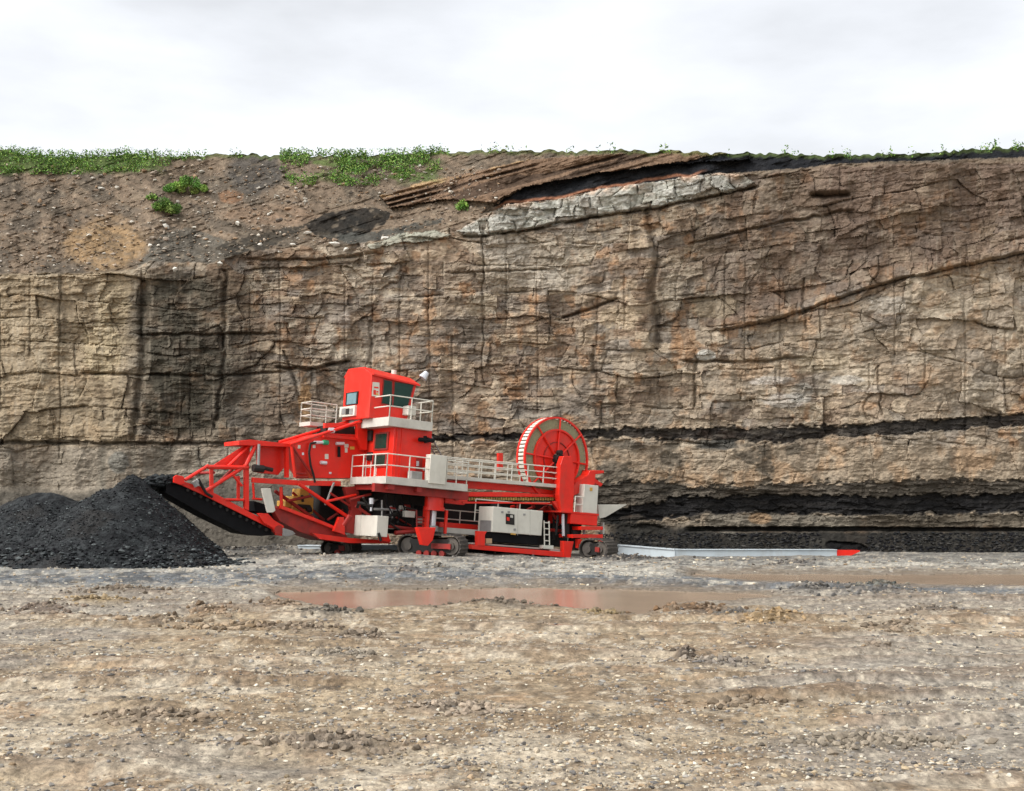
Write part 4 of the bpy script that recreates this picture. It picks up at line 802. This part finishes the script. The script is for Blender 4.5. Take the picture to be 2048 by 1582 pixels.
for k in range(64):    # bright steel slats of the drum edge between the two rims
    if k % 1 == 0:
        t_ = 2 * math.pi / 64 * k; e = math.cos(t_) * xx + math.sin(t_) * yy; f_ = -math.sin(t_) * xx + math.cos(t_) * yy
        g = G(); c0_ = RC + e * (RR - .07); hw_ = .062
        g.prism([c0_ + f_ * hw_ - nrm * .05, c0_ - f_ * hw_ - nrm * .05, c0_ - f_ * hw_ - nrm * .46, c0_ + f_ * hw_ - nrm * .46], [p + e * .04 for p in (c0_ + f_ * hw_ - nrm * .05, c0_ - f_ * hw_ - nrm * .05, c0_ - f_ * hw_ - nrm * .46, c0_ + f_ * hw_ - nrm * .46)]); g.build("drum_slat", 'white', HM)
g = G(); g.tube(RC - nrm * .4, RC + nrm * .32, .22, 18); g.tube(RC + nrm * .1 + xx * .1 - yy * .35, RC + nrm * .4 - yy * .35 + xx * .1, .16, 10); g.tube(RC + nrm * .1 + yy * .3, RC + nrm * .35 + yy * .3, .12, 10); g.tube(RC + nrm * .2 - xx * .3 - yy * .6, RC + nrm * .3 + xx * .2 - yy * .1, .07, 8); g.build("reel_hub", 'dark', HM)
plate("slip_ring_box", 'steel', [(1136, 918), (1142, 918), (1142, 923), (1136, 923)], RB - .55, RB - .4)
# mast and front frame
plate("mast", 'red', [(1121, 930), (1127, 912), (1143, 912), (1150, 940), (1146, 1026), (1124, 1026), (1118, 990)], RB - .75, RB - .4, .02)
plate("mast_brace", 'red', [(1140, 985), (1152, 965), (1176, 950), (1180, 942), (1192, 940), (1190, 968), (1168, 982), (1146, 992)], RB - .5, RB + .1, .02)
plate("mast_brace", 'red', [(1104, 1003), (1118, 1002), (1140, 1022), (1136, 1028), (1120, 1024)], RB - .6, RB - .4, .01)
plate("arm", 'red', [(1172, 940), (1208, 941), (1208, 946), (1180, 950)], RB - .2, RB + .4, .01)
plate("arm", 'red', [(1180, 946), (1192, 958), (1206, 968), (1202, 973), (1186, 964), (1176, 952)], RB - .3, RB + .3, .01)
f0, fc = Lb(1122, 1021, .7); f1, _ = Lb(1196, 1022, .7); fcb = Lb(1140, 1047, .7)[1]; f0b = Lb(1142, 1030, .7)[0]
G().box(f0, f1 + .05, .68, 2.6, fc - .08, fc).build("front_deck", 'red', HM)
G().box(f0b, f1, .7, 2.5, fcb, fc - .081).build("front_box", 'red', HM, None, .02)
x0_, _ = Lb(1168, 1000, .7); x1_, _ = Lb(1196, 1000, .7); ctp = Lb(1168, 968, .7)[1]
box("electrical_cabinet", 'white', x0_, x1_, .72, 1.3, fc + .004, ctp, .02)
railing([(Lb(1150, 1015, .72)[0], .74, fc + .002), (x0_ - .02, .74, fc + .002)], .72, .6)
plate("deflector_chute", 'white', [(1196, 1009), (1254, 1009), (1212, 1034), (1199, 1037)], 1.35, 2.2, .01)
jb = 1.3; ja, _ = Lb(1150, 1060, jb)
g = G(); g.tube(W(ja, jb, Lb(1150, 1100, jb)[1]), W(ja, jb, fcb), .3, 18); g.build("jack_leg", 'dark', HM)
g = G(); g.pt(1126, 1028, 1127, 1072, .9, .07); g.build("jack_rod", 'silver', HM)
g = G(); g.pt(1132, 1028, 1133, 1075, 1.1, .16); g.pt(1116, 1030, 1112, 1070, 1.3, .06); g.build("hydraulic_cylinder", 'dark', HM)
for ya, yb_, xa in ((1053, 1060, 1162), (1069, 1076, 1146)):
    plate("crawler_bracket", 'red', [(xa, ya), (1206, ya), (1206, yb_), (xa, yb_)], .5, 1.6, .01)
plate("crawler_bracket", 'red', [(1156, 1078), (1163, 1078), (1163, 1100), (1156, 1096)], .5, .7)
plate("mast_brace", 'red', [(1200, 1076), (1207, 1076), (1207, 1084), (1200, 1082)], .5, .7)
plate("deck_strip", 'grate', [(1206, 1045), (1209, 1045), (1209, 1068), (1206, 1068)], 1.5, 1.7)
# --- generator cabinet on the outrigger beam
bg0, bg1 = .0, 1.15
g0, gt = Lb(987, 1013, bg0); g1, _ = Lb(1086, 1026, bg0); gb = Lb(987, 1064, bg0)[1]
cabn = box("generator_cabinet", 'white', g0, g1, bg0, bg1, gb, gt, .02)
G().box(g0 - .02, g0 - .004, .08, .95, gb + .03, gb + .5).build("vent_grille", 'steel', cabn)
pn = plate("control_opening", 'dark', [(1012, 1027), (1029, 1029), (1029, 1050), (1012, 1048)], bg0 - .02, bg0 + .01, parent=cabn)
plate("gauge", 'red', [(1014, 1034), (1019, 1035), (1019, 1042), (1014, 1041)], bg0 - .035, bg0 - .02, parent=pn); plate("gauge", 'grate', [(1021, 1030), (1026, 1031), (1026, 1036), (1021, 1035)], bg0 - .035, bg0 - .02, parent=pn)
for (x, y) in ((1003, 1022), (1016, 1022), (1047, 1027), (1028, 1057)): plate("latch", 'steel', [(x, y), (x + 4, y), (x + 4, y + 4), (x, y + 4)], bg0 - .03, bg0 - .002, parent=cabn)
plate("warning_label", 'yellow', [(1022, 1066), (1032, 1067), (1032, 1070), (1022, 1069)], bg0 - .01, bg0 + .02, parent=cabn)
for x in (1035, 1060): plate("door_seam", 'grate', [(x, 1020), (x + .8, 1020), (x + .8, 1071), (x, 1070)], bg0 - .008, bg0 + .001, parent=cabn)
g = G(); g.box(g0 + .1, g1 - .1, bg0 + .15, bg1, gb - .42, gb - .003); g.build("gap_shade_block", 'black', HM)  # black block put in for the shaded gap under the cabinet
railing([(g0 - .1, 1.3, gb + .45), (Lb(1040, 1010, 1.3)[0], 1.3, gb + .45)], 1.0, 1.4)
n0, nt_ = Lb(944, 1089, .05); n1, nt1 = Lb(1130, 1103, .05)
g = G(); g.plate([(944, 1089), (1142, 1105), (1142, 1116), (944, 1098)], 0, .3); g.build("outrigger_beam", 'red', HM, None, .01)
g = G(); g.plate([(944, 1085), (1130, 1099), (1130, 1102), (944, 1088)], .3, 1.2); g.build("outrigger_tray", 'grate', HM)
g = G(); g.plate([(956, 1062), (974, 1063), (970, 1070), (970, 1092), (956, 1091)], -.05, .2); g.build("outrigger_post", 'red', HM, None, .01)
g = G(); g.plate([(1128, 1082), (1148, 1083), (1146, 1090), (1141, 1116), (1128, 1114)], -.05, .25); g.build("outrigger_post", 'red', HM, None, .01)
plate("timber_block", 'wood', [(972, 1077), (984, 1077), (984, 1087), (972, 1087)], .05, .3)
plate("parts_box", 'white', [(1087, 1090), (1107, 1091), (1107, 1098), (1086, 1097)], .0, .3)
g = G()
for b_ in (.05,):
    g.pt(1088, 1041, 1089, 1090, b_, .03); g.pt(1098, 1042, 1099, 1090, b_, .03)
    for y in (1045, 1057, 1069, 1081): g.pt(1088, y, 1098, y + 1, b_, .025)
g.build("ladder", 'white', HM)
g = G(); g.box(n0, n1, 1.25, 2.4, Lb(944, 1118, .3)[1], gb - .45); g.build("lower_frame", 'black', HM)
# --- electrical box lower left (turned: rear face broad)
eb = 1.0; ea, et = Lb(755, 1031, eb); _, eb0 = Lb(755, 1073, eb); bw, _c = La(691, 1035, ea)
cabn = G().box(ea, ea + .55, eb, bw, eb0, et).build("battery_cabinet", 'white', HM, None, .02)
g = G(); g.box(ea - .008, ea + .01, (eb + bw) / 2 - .015, (eb + bw) / 2 + .015, eb0 + .03, et - .03); g.build("door_seam", 'grate', cabn)
strut("hose", 'dark', 757, 1066, 762, 1082, .95, .06); plate("bracket", 'red', [(764, 1066), (776, 1068), (782, 1084), (766, 1082)], 1.4, 1.8)
# --- crawlers
def crawler(cx, cy, Yc, L_, Hh, wd, yaw, label=None):
    C0 = ray(np.float64(cx), np.float64(cy), Yc); C0 = np.array(C0); root = bpy.data.objects.new("crawler", None); sc.collection.objects.link(root); root.parent = HM
    root.location = tuple(C0 - parent_pos(HM)); ex_ = np.array((math.cos(yaw), math.sin(yaw), 0)); ey = np.array((-math.sin(yaw), math.cos(yaw), 0)); ez = np.array((0, 0, 1.0)); r = Hh / 2
    def P_(x, y, z): return C0 + ex_ * x + ey * y + ez * z
    # track pads round a stadium
    per = 2 * (L_ - 2 * r) + 2 * math.pi * r; n = int(per / .17); g = G()
    for k in range(n):
        s_ = (k + .5) / n * per; st_ = L_ - 2 * r
        if s_ < st_: x, z, an = -st_ / 2 + s_, 0, 0
        elif s_ < st_ + math.pi * r: q = (s_ - st_) / r; x, z, an = st_ / 2 + r * math.sin(q), r - r * math.cos(q), q
        elif s_ < 2 * st_ + math.pi * r: x, z, an = st_ / 2 - (s_ - st_ - math.pi * r), 2 * r, math.pi
        else: q = (s_ - 2 * st_ - math.pi * r) / r; x, z, an = -st_ / 2 - r * math.sin(q), r + r * math.cos(q), math.pi + q
        tx, tz = math.cos(an), math.sin(an); nx, nz_ = math.sin(an), -math.cos(an)
        lo, hi = [], []
        for (p, qn) in ((-.078, 0), (.078, 0), (.078, .035), (.03, .035), (.02, .075), (-.02, .075), (-.03, .035), (-.078, .035)):
            X_ = x + tx * p + nx * (qn - .05); Z_ = z + tz * p + nz_ * (qn - .05); lo.append(P_(X_, 0, Z_)); hi.append(P_(X_, wd, Z_))
        g.prism(lo, hi)
    g.build("track", 'track', root)
    g = G(); g.prism([P_(x, .08, z) for x, z in ((-L_ / 2 + r, .22), (L_ / 2 - r, .22), (L_ / 2 - r * 1.2, 2 * r - .2), (-L_ / 2 + r * 1.2, 2 * r - .2))], [P_(x, wd - .08, z) for x, z in ((-L_ / 2 + r, .22), (L_ / 2 - r, .22), (L_ / 2 - r * 1.2, 2 * r - .2), (-L_ / 2 + r * 1.2, 2 * r - .2))]); g.build("track_frame", 'dark', root)
    for x, rr_ in ((-L_ / 2 + r, r - .1), (L_ / 2 - r, r - .1)):
        g = G(); g.tube(P_(x, .10, r), P_(x, wd - .08, r), rr_ - .03, 22); g.tube(P_(x, .02, r), P_(x, .1, r), rr_ * .45, 14); g.build("sprocket", 'track', root)
    k = 0
    for x in np.arange(-L_ / 2 + 2 * r + .05, L_ / 2 - 2 * r + .1, .36):
        g = G(); g.tube(P_(x, -.01, .17), P_(x, .2, .17), .13, 14); g.build("track_roller", 'red2', root)
    g = G(); g.prism([P_(x, -.06, z) for x, z in ((.15, r - .1), (L_ / 2 - r * .9, r - .12), (L_ / 2 - r * .9, r + .1), (.15, r + .12))], [P_(x, .05, z) for x, z in ((.15, r - .1), (L_ / 2 - r * .9, r - .12), (L_ / 2 - r * .9, r + .1), (.15, r + .12))]); g.build("drive_cover", 'red2', root)
    return root
crawler(857, 1115, 54.0, 3.0, .98, .85, R(-22))
crawler(1186, 1119.5, 58.3, 1.6, .95, .9, R(-38))
crawler(672, 1113, 56.2, 1.5, .75, 1.2, R(-15))
crawler(905, 1106, 61.5, 2.6, .95, .85, R(20))

# ------------------------------------------------------------------ steel beams on the pit floor
def beam(name, pts, Ys, h, wd, label, m='beam', tip=None, cat="steel beam"):
    root = None; g = G(); P0_, P1_ = [np.array(ray(np.float64(x), np.float64(y), Yq)) for (x, y), Yq in zip(pts, Ys)]
    d = P1_ - P0_; L = np.linalg.norm(d); d /= L; n_ = np.array((-d[1], d[0], 0)); n_ /= np.linalg.norm(n_); z_ = np.array((0, 0, 1.0))
    root = bpy.data.objects.new(name, None); sc.collection.objects.link(root); root.location = tuple((P0_ + P1_) / 2); tag(root, label, cat, "steel beams lying on the pit floor", "thing")
    def bx(s0, s1, y0, y1, z0_, z1, nm, mm):
        g = G(); q = [P0_ + d * s + n_ * y + z_ * z for z in (z0_, z1) for s, y in ((s0, y0), (s1, y0), (s1, y1), (s0, y1))]
        g.add(q, [(3, 2, 1, 0), (4, 5, 6, 7), (0, 1, 5, 4), (1, 2, 6, 5), (2, 3, 7, 6), (3, 0, 4, 7)]); g.build(nm, mm, root, None, .012)
    bx(0, L, 0, wd, 0, h, "web", m); bx(0, L, -.06, wd + .06, h, h + .035, "top_flange", m); bx(0, L, -.06, wd + .06, -.035, 0, "bottom_flange", m)
    if tip == 'right':
        g = G(); q = []
        for y in (0, wd):
            q.append([P0_ + d * s + n_ * y + z_ * z for s, z in ((L + .003, 0), (L + .35, 0), (L + 1.15, h * .85), (L + 1.15, h), (L - .0 + .003, h))])
        g.prism(q[0], q[1]); g.build("end_wedge", 'red', root)
    return root
beam("steel_beam", [(1352, 1118), (1674, 1118)], (59.3, 60.5), .42, .5, "longest pale steel beam on the ground with a red wedge tip at its right end", tip='right')
beam("steel_beam", [(1205, 1106), (1350, 1118)], (61.5, 59.25), .42, .5, "pale steel beam sloping from the right front crawler to the longest beam")
beam("steel_beam", [(706, 1109.5), (796, 1109.5)], (58.5, 59.5), .42, .7, "short pale beam visible between the rear crawler and middle crawler")
beam("steel_beam", [(596, 1106), (646, 1107)], (60, 59.4), .34, .6, "small pale beam end left of the rear crawler")

# coal still sliding off the belt end on to the pile
arc = [(352, 968), (338, 966), (322, 966), (306, 968), (290, 972), (274, 980)]
def cpt(x, y, b):
    a, c = Lb(x, y, b); return W(a, b, c)
pp = []; 
for p, q in zip(arc[:-1], arc[1:]):
    for k in range(260):
        f_ = rng.random(); x = lerp(p[0], q[0], f_); y = lerp(p[1], q[1], f_); an = rng.uniform(0, 6.28); rr_ = math.sqrt(rng.random())
        pp.append(cpt(x, y + 13 * rr_ * math.sin(an), BM0 + .75 + .55 * rr_ * math.cos(an)))
pp = np.array(pp); o = stones("sliding_coal", pp, rng.uniform(.05, .16, len(pp)), pick(len(pp), [(.010,.011,.012),(.018,.02,.021),(.03,.034,.035)]), M['coal']); o.parent = cpile; o["kind"] = "stuff"

# more of the clutter under the deck and on it
for (x0, y0, x1, y1, b_, r_, m_) in [(700,1000,742,988,2.6,.06,'red2'),(712,1012,760,1046,2.4,.07,'red2'),(748,1018,800,1020,1.6,.05,'steel'),(764,1000,764,1034,1.7,.04,'steel'),(776,1052,836,1060,1.4,.08,'red2'),
    (790,1066,838,1062,1.2,.10,'red2'),(800,1030,842,1036,1.5,.05,'dark'),(772,1040,812,1070,1.3,.045,'dark'),(660,986,700,1012,3.0,.05,'red2'),(640,996,690,1030,3.6,.06,'dark'),(655,1040,686,1020,3.8,.06,'red2'),
    (604,1040,668,1046,4.0,.06,'dark'),(1098,1012,1118,1050,1.6,.06,'red2'),(1106,1040,1140,1046,1.6,.05,'dark'),(1100,1060,1150,1064,1.7,.08,'red2'),(1110,1028,1110,1080,2.0,.12,'dark'),(1168,1060,1168,1072,1.0,.07,'steel')]:
    g = G(); g.pt(x0, y0, x1, y1, b_, r_); g.build("hydraulic_pipe", m_, HM)
for k in range(4): hose([(776 + 14 * k, 985 + 2 * k), (772 + 16 * k, 1004), (784 + 15 * k, 1026 + 3 * k), (778 + 17 * k, 1050)], 1.25 + .1 * k, .03, 'black')
for x in (731, 741, 752): 
    b_, c_ = La(x, 950, a0 + .7); g = G(); g.tube(W(a0 + .7, b_, ct), W(a0 + .7, b_, ct + .95), .03, 6); g.build("railing_post", 'white', HM)
g = G(); b_, c_ = La(726, 950, a0 + .68); b2_, _ = La(756, 950, a0 + .68)
for z in (.5, .95): g.tube(W(a0 + .7, b_, ct + z), W(a0 + .7, b2_, ct + z), .026, 6)
g.build("railing", 'white', HM)
for (x, y, ww, hh) in [(700, 893, 9, 6), (658, 944, 5, 4), (604, 905, 4, 5), (846, 935, 5, 6), (1180, 975, 5, 7), (710, 1044, 5, 4)]:
    b_ = HB - .03 if x < 720 and y < 1000 else (hb0 - .03 if x < 900 else (.70 if x > 1100 else .98))
    if x == 710: continue
    plate("warning_label", 'yellow' if x in (700, 1180) else 'silver', [(x, y), (x + ww, y), (x + ww, y + hh), (x, y + hh)], b_ - .012, b_)
